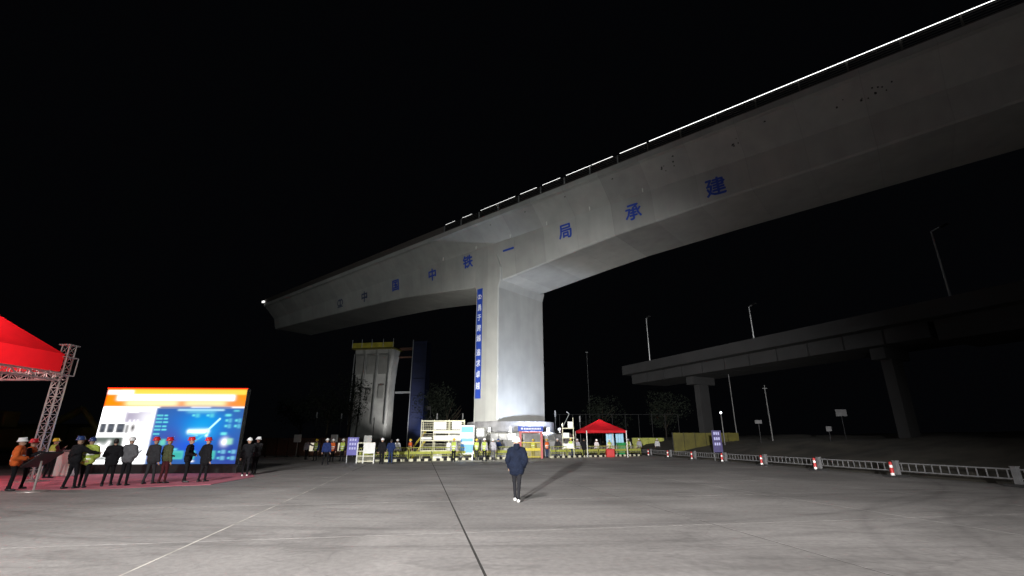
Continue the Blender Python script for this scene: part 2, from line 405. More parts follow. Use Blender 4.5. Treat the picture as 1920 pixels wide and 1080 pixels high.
gm = MB(); sec = [[Vector((s, y_(t), z)) for t, z in section(s)] for s in ss]; k = len(sec[0])
vv = [q for r_ in sec for q in r_]
fs = [(a * k + i, a * k + (i + 1) % k, (a + 1) * k + (i + 1) % k, (a + 1) * k + i) for a in range(80) for i in range(k)]
fs += [tuple(range(k)), tuple(80 * k + i for i in reversed(range(k)))]
gm.add(vv, fs); gm.build('girder', M['girder'], bridge)
# pier with chamfered corners and a flared head
def pier_ring(a, y0, y1, c, z): return [Vector(q) for q in ((-a + c, y0, z), (a - c, y0, z), (a, y0 + c, z), (a, y1 - c, z), (a - c, y1, z), (-a + c, y1, z), (-a, y1 - c, z), (-a, y0 + c, z))]
rings = [pier_ring(1.8, y_(2.42), y_(11.1), .12, 3.5), pier_ring(1.8, y_(2.42), y_(11.1), .12, 18.6),
         pier_ring(2.1, y_(2.42), y_(11.1), .12, 19.55), pier_ring(2.1, y_(2.42), y_(11.0), .12, 21.0)]
pm = MB(); vv = [q for r_ in rings for q in r_]; fs = [(a * 8 + i, a * 8 + (i + 1) % 8, (a + 1) * 8 + (i + 1) % 8, (a + 1) * 8 + i) for a in range(3) for i in range(8)]
fs += [tuple(range(7, -1, -1)), tuple(range(24, 32))]; pm.add(vv, fs); pm.build('pier', M['girder'], bridge)
# thickening where the pier enters the web
pm = MB(); z0 = 20.9
P = [(-2.1, y_(2.42), 20.98), (2.1, y_(2.42), 20.98), (1.0, y_(2.42), 24.0), (.4, y_(2.45), 24.1), (-2.1, y_(2.95), 20.98), (2.1, y_(2.95), 20.98), (1.0, y_(2.6), 24.0), (.4, y_(2.6), 24.1)]
pm.add(P, [(0, 1, 2, 3), (5, 4, 7, 6), (0, 3, 7, 4), (1, 5, 6, 2), (3, 2, 6, 7), (0, 4, 5, 1)]); pm.build('pier_head', M['girder'], bridge)
# turntable on which the pier turns
tm = MB(); tm.lathe([(4.95, 2.5), (5.0, 2.55), (5.0, 3.55), (4.95, 3.6)], 64); tm.build('turntable', M['capgrey'], bridge)
# parapets and rails
for side, yy in (('near', 0), ('far', W - .22)):
    pr = MB()
    pr.box(-56.5, -5.6, y_(yy), y_(yy) + .22, 26.753, 27.62); pr.box(-5.6, 56.5, y_(yy), y_(yy) + .22, 26.753, 26.85)
    pr.build('parapet', mat('dark_parapet', (.07, .06, .055), .8, noise_amt=.2), bridge)
dark_rail = mat('brown_black_rail', (.05, .045, .04), .6, .2)
for z in (27.02, 27.22, 27.42, 27.62):
    for yy in ([.08] if z < 27.6 else [.08, W - .12]):
        b = MB(); b.tube((-5.6, y_(yy), z), (56.5, y_(yy), z), .03, 6); b.build('guard_rail', dark_rail, bridge)
s = -5.4; n_ = 0
while s < 56.4:
    b = MB(); b.box(s - .06, s + .06, y_(.02), y_(.14), 26.854, 27.66); b.build('rail_post', M['galv'] if s < 22 else dark_rail, bridge); s += 3.05
s = -5.2
while s < 21.5:
    b = MB(); l = random.choice([2.3, 2.7, 2.9, 3.0]) * (.6 if s < 0 else 1); b.tube((s + .12, y_(-.05), 27.71), (s + .12 + l, y_(-.05), 27.71), .010 + .0004 * (s + 5), 6); b.build('light_strip', M['led'], bridge); s += 3.05
b = MB(); b.tube((22.3, y_(-.06), 27.72), (56.4, y_(-.06), 27.72), .027, 6); b.build('light_strip', M['led'], bridge)
b = MB(); b.box(-56.9, -56.2, y_(-.35), y_(-.05), 26.95, 27.25); b.build('end_lamp', M['led_dim'], bridge)
# drain pipes and formwork holes
for s in (-7.5, -1.5, 4.0, 9.2, 14.6, 20.4):
    b = MB(); b.tube((s, y_(1.95), 24.45), (s, y_(1.95), 24.05), .06, 8); b.build('drain_pipe', M['white'], bridge)
for s in (2.0, 7.2, 12.5, 18.0, 24.0, 31.5):
    b = MB(); b.tube((s, y_(.72), 25.86), (s, y_(.70), 25.76), .09, 8); b.build('drain_hole', M['black'], bridge)
for s0, n in ((22.6, 7), (28.5, 6), (36.0, 12)):
    for i in range(n):
        ss_ = s0 + random.uniform(0, 1.3 if n < 10 else 3.5); tt = random.uniform(1.0, 1.5)
        zz = 26.12 - (tt - .35) * (1.62 / 1.6)
        b = MB(); b.tube((ss_, y_(tt), zz + .05), (ss_, y_(tt) - .03, zz - .03), random.uniform(.03, .08), 6); b.build('anchor_stub', M['black'], bridge)
# lettering on the web
def web_y(z, s): zb = soff(s) + .12; return y_(2.3 + .45 * (24.15 - z) / (24.15 - zb))
def on_web(px, py):
    r = ray(px, py); k = (T0 + 2.48) / (r.dot(NN)); q = r * k
    return q.dot(U) - ctr.dot(U), q.z + CAMZ
TILT = math.atan2(.45, 3.9)
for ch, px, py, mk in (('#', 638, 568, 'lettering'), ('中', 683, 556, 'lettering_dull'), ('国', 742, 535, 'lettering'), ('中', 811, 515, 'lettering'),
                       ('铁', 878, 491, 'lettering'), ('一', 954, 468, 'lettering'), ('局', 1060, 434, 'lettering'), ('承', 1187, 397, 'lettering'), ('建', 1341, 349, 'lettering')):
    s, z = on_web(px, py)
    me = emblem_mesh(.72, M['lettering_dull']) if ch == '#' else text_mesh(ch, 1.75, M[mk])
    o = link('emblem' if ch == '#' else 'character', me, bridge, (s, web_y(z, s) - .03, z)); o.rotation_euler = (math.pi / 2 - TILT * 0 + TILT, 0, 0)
    if ch == '铁' or ch == '一' : o.location.y = min(o.location.y, y_(2.42) - .03) if ch == '一' else o.location.y
# banner down the narrow face of the pier
bn = MB(); bw = .86; bx = -1.12; zt, zb_ = 18.95, 6.1
bn.box(bx - bw / 2, bx + bw / 2, y_(2.42) - .05, y_(2.42) - .015, zb_, zt)
banner = bn.build('banner', M['blue'], bridge)
zz = 17.75; lst = ['#', '勇', '于', '跨', '越', ' ', '追', '求', '卓', '越']; wl = mat('white_lettering', (.72, .74, .8), .5)
zs = [17.95, 16.6, 15.4, 14.15, 12.95, 0, 11.3, 10.05, 8.8, 7.5]
for ch, z in zip(lst, zs):
    if ch == ' ': continue
    me = emblem_mesh(.27, wl, .01) if ch == '#' else text_mesh(ch, .84, wl, depth=.01, bold=.016)
    o = link('emblem' if ch == '#' else 'character', me, banner, (bx, y_(2.42) - .062, z)); o.rotation_euler = (math.pi / 2, 0, 0)
    if ch != '#': o.scale = (.78, 1, 1)

# pile cap under the turntable, clad in pale panels
capt = thing('pile_cap', 'pale panelled foundation block under the tall pier', 'foundation', ctr, 0)
b = MB(); b.lathe([(6.9, -.1), (6.9, 2.38), (6.8, 2.45)], 48); b.build('core', M['backdrop'], capt)
random.seed(3)
for i in range(22):
    a = R(-168 + i * 7.2); r0 = 6.93
    for z0, z1 in ((.15, .95), (1.0, 1.55), (1.72, 2.3)):
        if random.random() < .12: continue
        mt = Matrix.Rotation(a, 4, 'Z'); b = MB(); b.box(r0 + .0, r0 + .06, -.405, .405, z0, z1, 0, mt)
        b.build('panel', random.choice([M['offwhite'], M['offwhite'], M['capgrey'], M['galv']]), capt)
for i in range(7):
    a = R(-150 + i * 20); mt = Matrix.Rotation(a, 4, 'Z'); b = MB()
    b.box(5.9, 6.4, -.18, .18, 2.453, 2.52, 0, mt); b.box(6.0, 6.3, -.12, .12, 2.52, 2.95, 0, mt); b.build('jack', M['galv'], capt)

def work_lamp(loc, aim, zfoot, warm, label):
    t = thing('work_light', label, 'floodlight', (loc[0], loc[1], zfoot), math.atan2(aim[1] - loc[1], aim[0] - loc[0]), 'work lights shining up at the pier')
    h = loc[2] - zfoot - .22
    b = MB()
    for k in range(3):
        a = 2 * math.pi * k / 3 + .5; b.tube((0, 0, .35), (.35 * math.cos(a), .35 * math.sin(a), 0), .018)
    b.tube((0, 0, .2), (0, 0, h), .022); b.build('tripod', M['dark_metal'], t)
    el = math.atan2(aim[2] - loc[2], math.hypot(aim[0] - loc[0], aim[1] - loc[1])); mt = Matrix.Translation((-.25, 0, h)) @ Matrix.Rotation(-el, 4, 'Y')
    b = MB(); b.box(-.06, .04, -.22, .22, -.16, .16, 0, mt); b.build('housing', M['dark_metal'], t)
    b = MB(); b.box(.042, .05, -.2, .2, -.14, .14, 0, mt); b.build('lamp_face', M['lampwarm' if warm else 'lamp'], t)
work_lamp(LAMPS[0][0], LAMPS[0][1], 0, False, 'lit work light on a tripod in front of the foundation, right of the pier')
work_lamp(LAMPS[1][0], LAMPS[1][1], 3.45, True, 'lit work light standing on top of the cream scaffold')

# ------------------------------------------------------------------ LED screen
sc = thing('led_screen', 'large lit screen with orange title bar and blue bridge graphic', 'screen', (-18.85, 27.1, 0), math.atan2(.3, 7.0))
SW, SH, SZ = 7.65, 3.98, .47
GX, GY = 240, 132
uu, vv_ = np.meshgrid((np.arange(GX) + .5) / GX, (np.arange(GY) + .5) / GY)
img = np.ones((GY, GX, 3)) * 1.5
def srgb(r, g_, b): return np.array([((c / 255 + .055) / 1.055) ** 2.4 if c > 10 else c / 3294 for c in (r, g_, b)])
def rect(u0, u1, v0, v1, col, a=1.0, soft=.004):
    mk = (1 / (1 + np.exp(-(uu - u0) / soft))) * (1 / (1 + np.exp((uu - u1) / soft))) * (1 / (1 + np.exp(-(vv_ - v0) / soft))) * (1 / (1 + np.exp((vv_ - v1) / soft)))
    mk = (mk * a)[..., None]; img[:] = img * (1 - mk) + np.array(col) * mk
def blob(u, v, ru, rv, col, a=1.0):
    mk = (np.exp(-((uu - u) / ru) ** 2 - ((vv_ - v) / rv) ** 2) * a)[..., None]; img[:] = img * (1 - mk) + np.array(col) * mk
def seg(u0, v0, u1, v1, w, col, a=1.0):
    du, dv = u1 - u0, (v1 - v0) * .55; px_, py_ = uu - u0, (vv_ - v0) * .55
    t = np.clip((px_ * du + py_ * dv) / (du * du + dv * dv), 0, 1); dd = np.hypot(px_ - t * du, py_ - t * dv)
    mk = (np.exp(-(dd / w) ** 2) * a)[..., None]; img[:] = img * (1 - mk) + np.array(col) * mk
WHT = np.array([1.7, 1.7, 1.7]); ORG = srgb(255, 150, 15) * 1.1
rect(-1, 2, -1, .245, ORG); rect(.1, 1.0, -.1, .08, srgb(255, 235, 90)); rect(-.1, .19, .02, .08, WHT * .8)
rect(.08, .92, .08, .165, WHT, 1, .006); rect(.15, .52, .165, .235, srgb(255, 250, 190) * 1.3, 1, .012); rect(.57, .86, .165, .235, srgb(255, 250, 170) * 1.3, 1, .012)
rng = np.random.RandomState(5)
for i in range(26): rect(.1 + i * .031, .1 + i * .031 + .012, .095, .15, srgb(255, 235, 150), .35, .003)
# left panel
rect(.17, .36, .31, .46, srgb(150, 135, 170), .85, .006); rect(.29, .375, .3, .62, WHT, .8, .03); rect(.18, .26, .31, .33, WHT * .7)
for u in (.205, .235, .26): rect(u, u + .006, .42, .47, WHT)
for u0, u1 in ((.012, .052), (.063, .112), (.126, .182)):
    rect(u0, u1, .475, .595, srgb(75, 80, 90), 1, .003); rect(u0 + .01, u1 - .012, .5, .55, srgb(110, 115, 125), .7)
rect(.19, .21, .49, .6, srgb(110, 110, 110)); rect(.22, .26, .48, .6, srgb(190, 180, 180), .7, .01); blob(.24, .53, .012, .04, srgb(90, 85, 80))
rect(0, .19, .655, .945, srgb(100, 112, 105), 1, .004); blob(.06, .82, .04, .07, WHT, .9); seg(.03, .76, .1, .9, .016, WHT, .9); seg(.1, .72, .06, .9, .016, WHT * .8, .9)
blob(.15, .74, .03, .05, srgb(60, 70, 66), .9); blob(.02, .9, .03, .04, srgb(50, 60, 56), .9)
seg(.295, .9, .335, .83, .007, srgb(70, 70, 75)); seg(.3, .87, .31, .92, .006, srgb(90, 90, 95)); rect(.2, .375, .7, .705, srgb(200, 205, 205), .6)
# right panel
rect(.378, 2, .262, 2, srgb(60, 105, 175)); rect(.40, .62, .245, .265, srgb(95, 85, 125)); rect(.76, .91, .245, .265, srgb(95, 85, 125))
blob(.7, .56, .22, .28, srgb(20, 120, 235), 1); blob(.74, .44, .13, .12, srgb(20, 170, 245), .8); blob(.7, .6, .1, .1, srgb(60, 210, 255), .85)
blob(.52, .68, .1, .16, srgb(80, 80, 170), .7); blob(.95, .9, .14, .2, srgb(55, 65, 170), .8); blob(.66, .78, .1, .12, srgb(40, 90, 240), .7)
rect(.53, .86, .28, .3, srgb(200, 250, 255) * 1.2, .9); rect(.6, .8, .3, .325, srgb(140, 240, 250), .8, .01)
seg(.64, .58, .765, .575, .016, srgb(235, 255, 255) * 1.7); seg(.765, .57, .765, .63, .011, srgb(220, 250, 255) * 1.4)
seg(.765, .57, .84, .41, .006, srgb(200, 250, 255) * 1.5); seg(.765, .6, .69, .71, .007, srgb(90, 220, 255), .8); seg(.64, .6, .7, .63, .006, srgb(150, 235, 255))
CY = srgb(120, 250, 245) * 1.1
for v in (.365, .41, .455, .51, .555, .612):
    for q in range(4): rect(.392 + q * .011, .4 + q * .011, v - .011, v + .011, CY, .9, .002)
    if v < .6: rect(.443, .462 + .01 * ((v * 100) % 2), v - .01, v + .01, CY, .8, .002)
for u in (.64, .742):
    rect(u, u + .018, .35, .375, CY, .9, .003); rect(u + .024, u + .05, .34, .39, srgb(110, 240, 240), .75, .005)
rect(.875, .915, .345, .375, CY, .9); rect(.93, .97, .29, .31, CY, .7)
for v in (.43, .505):
    for u in (.882, .95): rect(u, u + .018, v - .015, v + .015, CY, .8, .003); rect(u + .023, u + .043, v - .025, v + .03, srgb(120, 230, 250), .65, .004)
rect(.865, .905, .59, .625, CY, .9); blob(.9, .715, .025, .05, WHT, .95); rect(.915, .955, .67, .75, srgb(180, 255, 210), .8, .005)
for u0, u1 in ((.525, .63), (.67, .71), (.8, .85)):
    rect(u0, u1, .83, .94, srgb(95, 215, 200), .9, .004); rect(u0 + .01, u1 - .01, .855, .92, srgb(60, 180, 170), .7)
rect(.53, .58, .8, .825, CY, .8); rect(.45, .49, .68, .76, srgb(120, 230, 205), .9, .005); rect(.675, .71, .955, .975, WHT * .8)
for v in (.845, .925):
    for u in (.868, .94): rect(u, u + .015, v - .012, v + .012, CY, .8, .003); rect(u + .022, u + .05, v - .025, v + .025, srgb(140, 225, 250), .75, .004)
rect(-1, .005, -1, .25, srgb(255, 60, 10), .9); rect(-1, 2, -1, .012, srgb(255, 150, 20), .9)
img = np.where(img > 1.0, 1 + (img - 1) * 3.0, img)
me = bpy.data.meshes.new('display')
vx = [(-SW / 2 + SW * i / GX, -.004, SZ + SH - SH * j / GY) for j in range(GY + 1) for i in range(GX + 1)]
fc = [(j * (GX + 1) + i, (j + 1) * (GX + 1) + i, (j + 1) * (GX + 1) + i + 1, j * (GX + 1) + i + 1) for j in range(GY) for i in range(GX)]
me.from_pydata(vx, [], fc)
ca = me.color_attributes.new('picture', 'FLOAT_COLOR', 'CORNER')
col = np.ones((GY * GX, 4, 4), 'f'); col[:, :, :3] = img.reshape(-1, 1, 3); ca.data.foreach_set('color', col.ravel())
sm = bpy.data.materials.new('led_picture'); sm.use_nodes = True; nt = sm.node_tree
for n in list(nt.nodes): nt.nodes.remove(n)
at_ = nt.nodes.new('ShaderNodeVertexColor'); at_.layer_name = 'picture'; em = nt.nodes.new('ShaderNodeEmission'); em.inputs['Strength'].default_value = 1.0
ou = nt.nodes.new('ShaderNodeOutputMaterial'); nt.links.new(at_.outputs['Color'], em.inputs['Color']); nt.links.new(em.outputs[0], ou.inputs[0])
me.materials.append(sm); link('display', me, sc)
b = MB(); b.box(-SW / 2 - .03, SW / 2 + .03, 0, .35, SZ - .03, SZ + SH + .03); b.build('cabinet', M['black'], sc)
b = MB(); b.box(-SW / 2 - .03, SW / 2 + .03, -.02, 0, SZ + SH + .004, SZ + SH + .045); b.build('edge_glow', M['screen_red'], sc)  # glowing strip added for the red glow along the screen top
b = MB(); b.box(-SW / 2 - .05, SW / 2 + .2, -.15, .7, 0, SZ - .035); b.build('base', M['black'], sc)
for x in (-3, -1, 1, 3):
    b = MB(); b.tube((x, .35, SZ + SH - .5), (x, 2.0, 0), .04); b.build('brace', M['dark_metal'], sc)

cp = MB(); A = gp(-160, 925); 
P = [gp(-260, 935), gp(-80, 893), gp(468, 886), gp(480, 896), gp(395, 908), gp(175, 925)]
cp.prism([gp(-60, 921), gp(200, 917), gp(395, 909), gp(478, 894), gp(468, 886.5), gp(-60, 893)][0:6], .004, .014)  # pink light spilling from the screen, put into the colour of a thin sheet
tag(cp.build('pink_spill', M['pink_spill']), 'thin pink sheet standing for light spilled on the concrete before the lit screen', 'pink_spill')

# ------------------------------------------------------------------ red tent with truss frame
def truss(b, a, c, w, step, up=Vector((0, 0, 1))):
    a = Vector(a); c = Vector(c); d = (c - a).normalized(); e = d.cross(up)
    if e.length < .01: e = Vector((1, 0, 0))
    e.normalize(); g_ = e.cross(d).normalized(); L = (c - a).length
    cor = [(e * sx + g_ * sy) * w / 2 for sx, sy in ((-1, -1), (1, -1), (1, 1), (-1, 1))]
    for q in cor: b.tube(a + q, c + q, .03, 6)
    n = max(1, int(L / step))
    for i in range(n):
        p0 = a + d * L * i / n; p1 = a + d * L * (i + 1) / n
        for k in range(4):
            q0, q1 = cor[k], cor[(k + 1) % 4]
            b.tube(p0 + q0, p0 + q1, .014, 4); 
            b.tube(p0 + (q0 if i % 2 else q1), p1 + (q1 if i % 2 else q0), .014, 4)
tent = thing('truss_tent', 'bright red pitched tent roof on silver lattice truss columns beside the screen', 'tent', (-24.4, 17.4, 0))
redcloth = mat('red_tent_cloth', (.75, .015, .03), .7, noise_amt=.25, noise_scale=.9, bump=1.0, bump_scale=1.6)
nt = redcloth.node_tree; b_ = nt.nodes['Principled BSDF']
tr = nt.nodes.new('ShaderNodeBsdfTranslucent'); tr.inputs['Color'].default_value = (.9, .02, .03, 1); mx = nt.nodes.new('ShaderNodeMixShader'); mx.inputs[0].default_value = .5
om = nt.nodes['Material Output']; nt.links.new(b_.outputs[0], mx.inputs[1]); nt.links.new(tr.outputs[0], mx.inputs[2]); nt.links.new(mx.outputs[0], om.inputs[0])
ze = 5.42; hw = 4.0
cb = MB(); ap = (0, 0, ze + 3.3)
ring = [(-hw, -hw), (hw, -hw), (hw, hw), (-hw, hw)]
vs_ = [(x, y, ze) for x, y in ring] + [ap] + [(x, y, ze - .78) for x, y in ring]
cb.add(vs_, [(0, 1, 4), (1, 2, 4), (2, 3, 4), (3, 0, 4)]); cb.build('roof', redcloth, tent)
for i in range(4):
    b = MB(); j = (i + 1) % 4; b.add([vs_[i], vs_[5 + i], vs_[5 + j], vs_[j]], [(0, 1, 2, 3)]); b.build('valance', redcloth, tent)
for x, y in ring:
    b = MB(); sx = -.12; sy = .25 if y > 0 else -.25
    truss(b, (x + sx, y + sy, .1), (x + sx, y + sy, 5.85), .34, .38); b.box(x + sx - .27, x + sx + .27, y + sy - .27, y + sy + .27, 5.85, 5.89)
    b.build('column', M['alu'], tent)
    b = MB(); b.box(x + sx - .45, x + sx + .45, y + sy - .45, y + sy + .45, .002, .04); b.build('base_plate', M['alu'], tent)
    b = MB(); b.box(x + sx - .3, x + sx + .3, y + sy - .3, y + sy + .3, 4.75, 5.5); 
    b = MB(); 
    for zz in (4.5, 5.3):
        for dx, dy, ex, ey in ((-.3, -.3, .3, -.3), (.3, -.3, .3, .3), (.3, .3, -.3, .3), (-.3, .3, -.3, -.3)): b.tube((x + sx + dx, y + sy + dy, zz), (x + sx + ex, y + sy + ey, zz), .025)
    for dx, dy in ((-.3, -.3), (.3, -.3), (.3, .3), (-.3, .3)): b.tube((x + sx + dx, y + sy + dy, 4.5), (x + sx + dx, y + sy + dy, 5.3), .025)
    b.build('sleeve', M['alu'], tent)
for i in range(4):
    j = (i + 1) % 4; b = MB(); a = Vector((*ring[i], 4.42)); c = Vector((*ring[j], 4.42)); truss(b, a * 1.0, c, .3, .4); b.build('beam', M['alu'], tent)
tl = bpy.data.lights.new('tent_fill', 'POINT'); tl.energy = 600; tl.shadow_soft_size = .2; tl.color = (1, .66, .66)  # added unseen lamp, brightens the red cloth and tints the ground pink
to = bpy.data.objects.new('tent_fill', tl); C.objects.link(to); to.location = (-23.4, 17.9, 5.6)

# ------------------------------------------------------------------ small red canopy
p = gp(1122, 853.5); p.z = 0; p = Vector((9.6, 53.8, 0))
ct = thing('canopy_tent', 'small red pyramid canopy on white legs behind the barriers, right of the pier', 'tent', p, R(8))
ez = 2.65; hw = 2.15; b = MB(); vs_ = [(-hw, -hw, ez), (hw, -hw, ez), (hw, hw, ez), (-hw, hw, ez), (-.45, -.45, ez + .95), (.45, -.45, ez + .95), (.45, .45, ez + .95), (-.45, .45, ez + .95), (0, 0, ez + 1.25)]
b.add(vs_, [(0, 1, 5, 4), (1, 2, 6, 5), (2, 3, 7, 6), (3, 0, 4, 7), (4, 5, 8), (5, 6, 8), (6, 7, 8), (7, 4, 8)]); b.build('roof', redcloth, ct)
for i in range(4):
    q = [vs_[i], vs_[(i + 1) % 4]]; b = MB(); b.add([q[0], (q[0][0], q[0][1], ez - .22), (q[1][0], q[1][1], ez - .22), q[1]], [(0, 1, 2, 3)]); b.build('valance', redcloth, ct)
    b = MB(); b.box(q[0][0] - .04, q[0][0] + .04, q[0][1] - .04, q[0][1] + .04, 0, ez); b.build('leg', M['white'], ct)
cl = bpy.data.lights.new('canopy_lamp', 'POINT'); cl.energy = 45; cl.shadow_soft_size = .1
co_ = bpy.data.objects.new('canopy_lamp', cl); C.objects.link(co_); co_.location = (9.6, 53.8, 2.6)

# ------------------------------------------------------------------ people
class Body:
    def __init__(s): s.c = []
    def cap(s, a, b, ra, rb, tagm=0, sx=1.0, sy=1.0): s.c.append((Vector(a), Vector(b), ra, rb, tagm, sx, sy))
def capsule(bm, a, b, ra, rb, sx=1, sy=1, n=10):
    d = b - a; L = d.length
    if L < 1e-5: d = Vector((0, 0, 1)); L = 1e-5
    d.normalize(); e = d.cross(Vector((0, 1, 0)))
    if e.length < .05: e = d.cross(Vector((1, 0, 0)))
    e.normalize(); g_ = e.cross(d)
    rings = []
    for t in (-.95, -.6, 0): 
        rings.append((a + d * t * ra, ra * math.sqrt(1 - t * t)))
    for t in (0, .6, .95): rings.append((b + d * t * rb, rb * math.sqrt(1 - t * t)))
    prev = None; first = None
    for c_, r_ in rings:
        vs = []
        for i in range(n):
            th = 2 * math.pi * i / n; o = e * math.cos(th) * r_ + g_ * math.sin(th) * r_
            o = Vector((o.x * sx, o.y * sy, o.z)); vs.append(bm.verts.new(c_ + o))
        if prev:
            for i in range(n): bm.faces.new((prev[i], prev[(i + 1) % n], vs[(i + 1) % n], vs[i]))
        else: first = vs
        prev = vs
    bm.faces.new(list(reversed(first))); bm.faces.new(prev)
def remesh(name, body, voxel, mats, extra=None, disp=0.0, seed=0, z_mats=None):
    bm = bmesh.new()
    for a, b, ra, rb, tg, sx, sy in body.c: capsule(bm, a, b, ra, rb, sx, sy)
    bmesh.ops.recalc_face_normals(bm, faces=bm.faces)
    me = bpy.data.meshes.new('tmp'); bm.to_mesh(me); bm.free()
    o = bpy.data.objects.new('tmp', me); C.objects.link(o)
    md = o.modifiers.new('r', 'REMESH'); md.mode = 'VOXEL'; md.voxel_size = voxel
    sm_ = o.modifiers.new('s', 'SMOOTH'); sm_.iterations = 2; sm_.factor = .5
    bpy.context.view_layer.update()
    out = bpy.data.meshes.new_from_object(o.evaluated_get(bpy.context.evaluated_depsgraph_get()))
    bpy.data.objects.remove(o); bpy.data.meshes.remove(me)
    nv = len(out.vertices); co = np.zeros(nv * 3, 'f'); out.vertices.foreach_get('co', co); co = co.reshape(-1, 3)
    if disp:
        no = np.zeros(nv * 3, 'f'); out.vertices.foreach_get('normal', no); no = no.reshape(-1, 3)
        w = np.sin(co[:, 2] * 47 + seed + 3 * np.sin(co[:, 0] * 13 + seed)) * np.sin(co[:, 0] * 21 + co[:, 1] * 17 + seed * 2) + .5 * np.sin(co[:, 2] * 90 + co[:, 0] * 40 + seed)
        co = co + no * (w * disp)[:, None]; out.vertices.foreach_set('co', co.astype('f').ravel())
    npoly = len(out.polygons); cen = np.zeros(npoly * 3, 'f'); out.polygons.foreach_get('center', cen); cen = cen.reshape(-1, 3)
    best = np.full(npoly, 1e9); idx = np.zeros(npoly, int)
    for a, b, ra, rb, tg, sx, sy in body.c:
        A_ = np.array(a); D = np.array(b) - A_; L2 = max(D @ D, 1e-9)
        t = np.clip(((cen - A_) @ D) / L2, 0, 1); q = cen - (A_ + t[:, None] * D)
        dd = np.sqrt((q[:, 0] / sx) ** 2 + (q[:, 1] / sy) ** 2 + q[:, 2] ** 2) - (ra + (rb - ra) * t)
        k = dd < best; best[k] = dd[k]; idx[k] = tg
    if z_mats:
        for z0, z1, mi in z_mats: idx[(cen[:, 2] > z0) & (cen[:, 2] < z1)] = mi
    out.materials.clear()
    for m_ in mats: out.materials.append(m_)
    out.polygons.foreach_set('material_index', idx.astype('i')); out.polygons.foreach_set('use_smooth', [True] * npoly)
    out.name = name
    if extra:
        bm = bmesh.new(); bm.from_mesh(out); n0 = len(bm.faces)
        for a, b, ra, rb, tg, sx, sy in extra.c:
            k0 = len(bm.faces); capsule(bm, a, b, ra, rb, sx, sy, 6)
            bm.faces.ensure_lookup_table()
            for i in range(k0, len(bm.faces)): bm.faces[i].material_index = tg; bm.faces[i].smooth = True
        bmesh.ops.recalc_face_normals(bm, faces=bm.faces[n0:]) if 0 else None
        bm.to_mesh(out); bm.free()
    out.update(); return out

ARMS = {  # elbow, wrist, hand direction for the right side (x > 0)
    'down': ((.25, -.03, 1.12), (.27, .03, .87), (0.0, .1, -1)),
    'pocket': ((.27, -.07, 1.14), (.21, .06, .94), (-.3, .3, -.9)),
    'front': ((.27, .0, 1.13), (.10, .23, 1.08), (-.9, .3, -.2)),
    'back': ((.27, -.1, 1.14), (.07, -.17, .97), (-.9, 0, -.3)),
    'phone': ((.24, .08, 1.16), (.13, .33, 1.33), (-.15, .5, .85)),
    'reach': ((.33, .18, 1.25), (.42, .42, 1.2), (.3, .9, .1)),
}
HATMESH = {}
def hat_mesh(colr):
    if colr in HATMESH: return HATMESH[colr]
    b = MB(); b.lathe([(.150, .0), (.152, .008), (.128, .018), (.125, .05), (.112, .09), (.085, .12), (.045, .137), (.004, .142)], 20, sx=.93, sy=1.1)
    b.box(-.012, .012, -.12, .12, .10, .145); b.box(-.08, .08, .1, .19, .0, .012)
    HATMESH[colr] = b.mesh('hard_hat', HAT[colr], True); return HATMESH[colr]
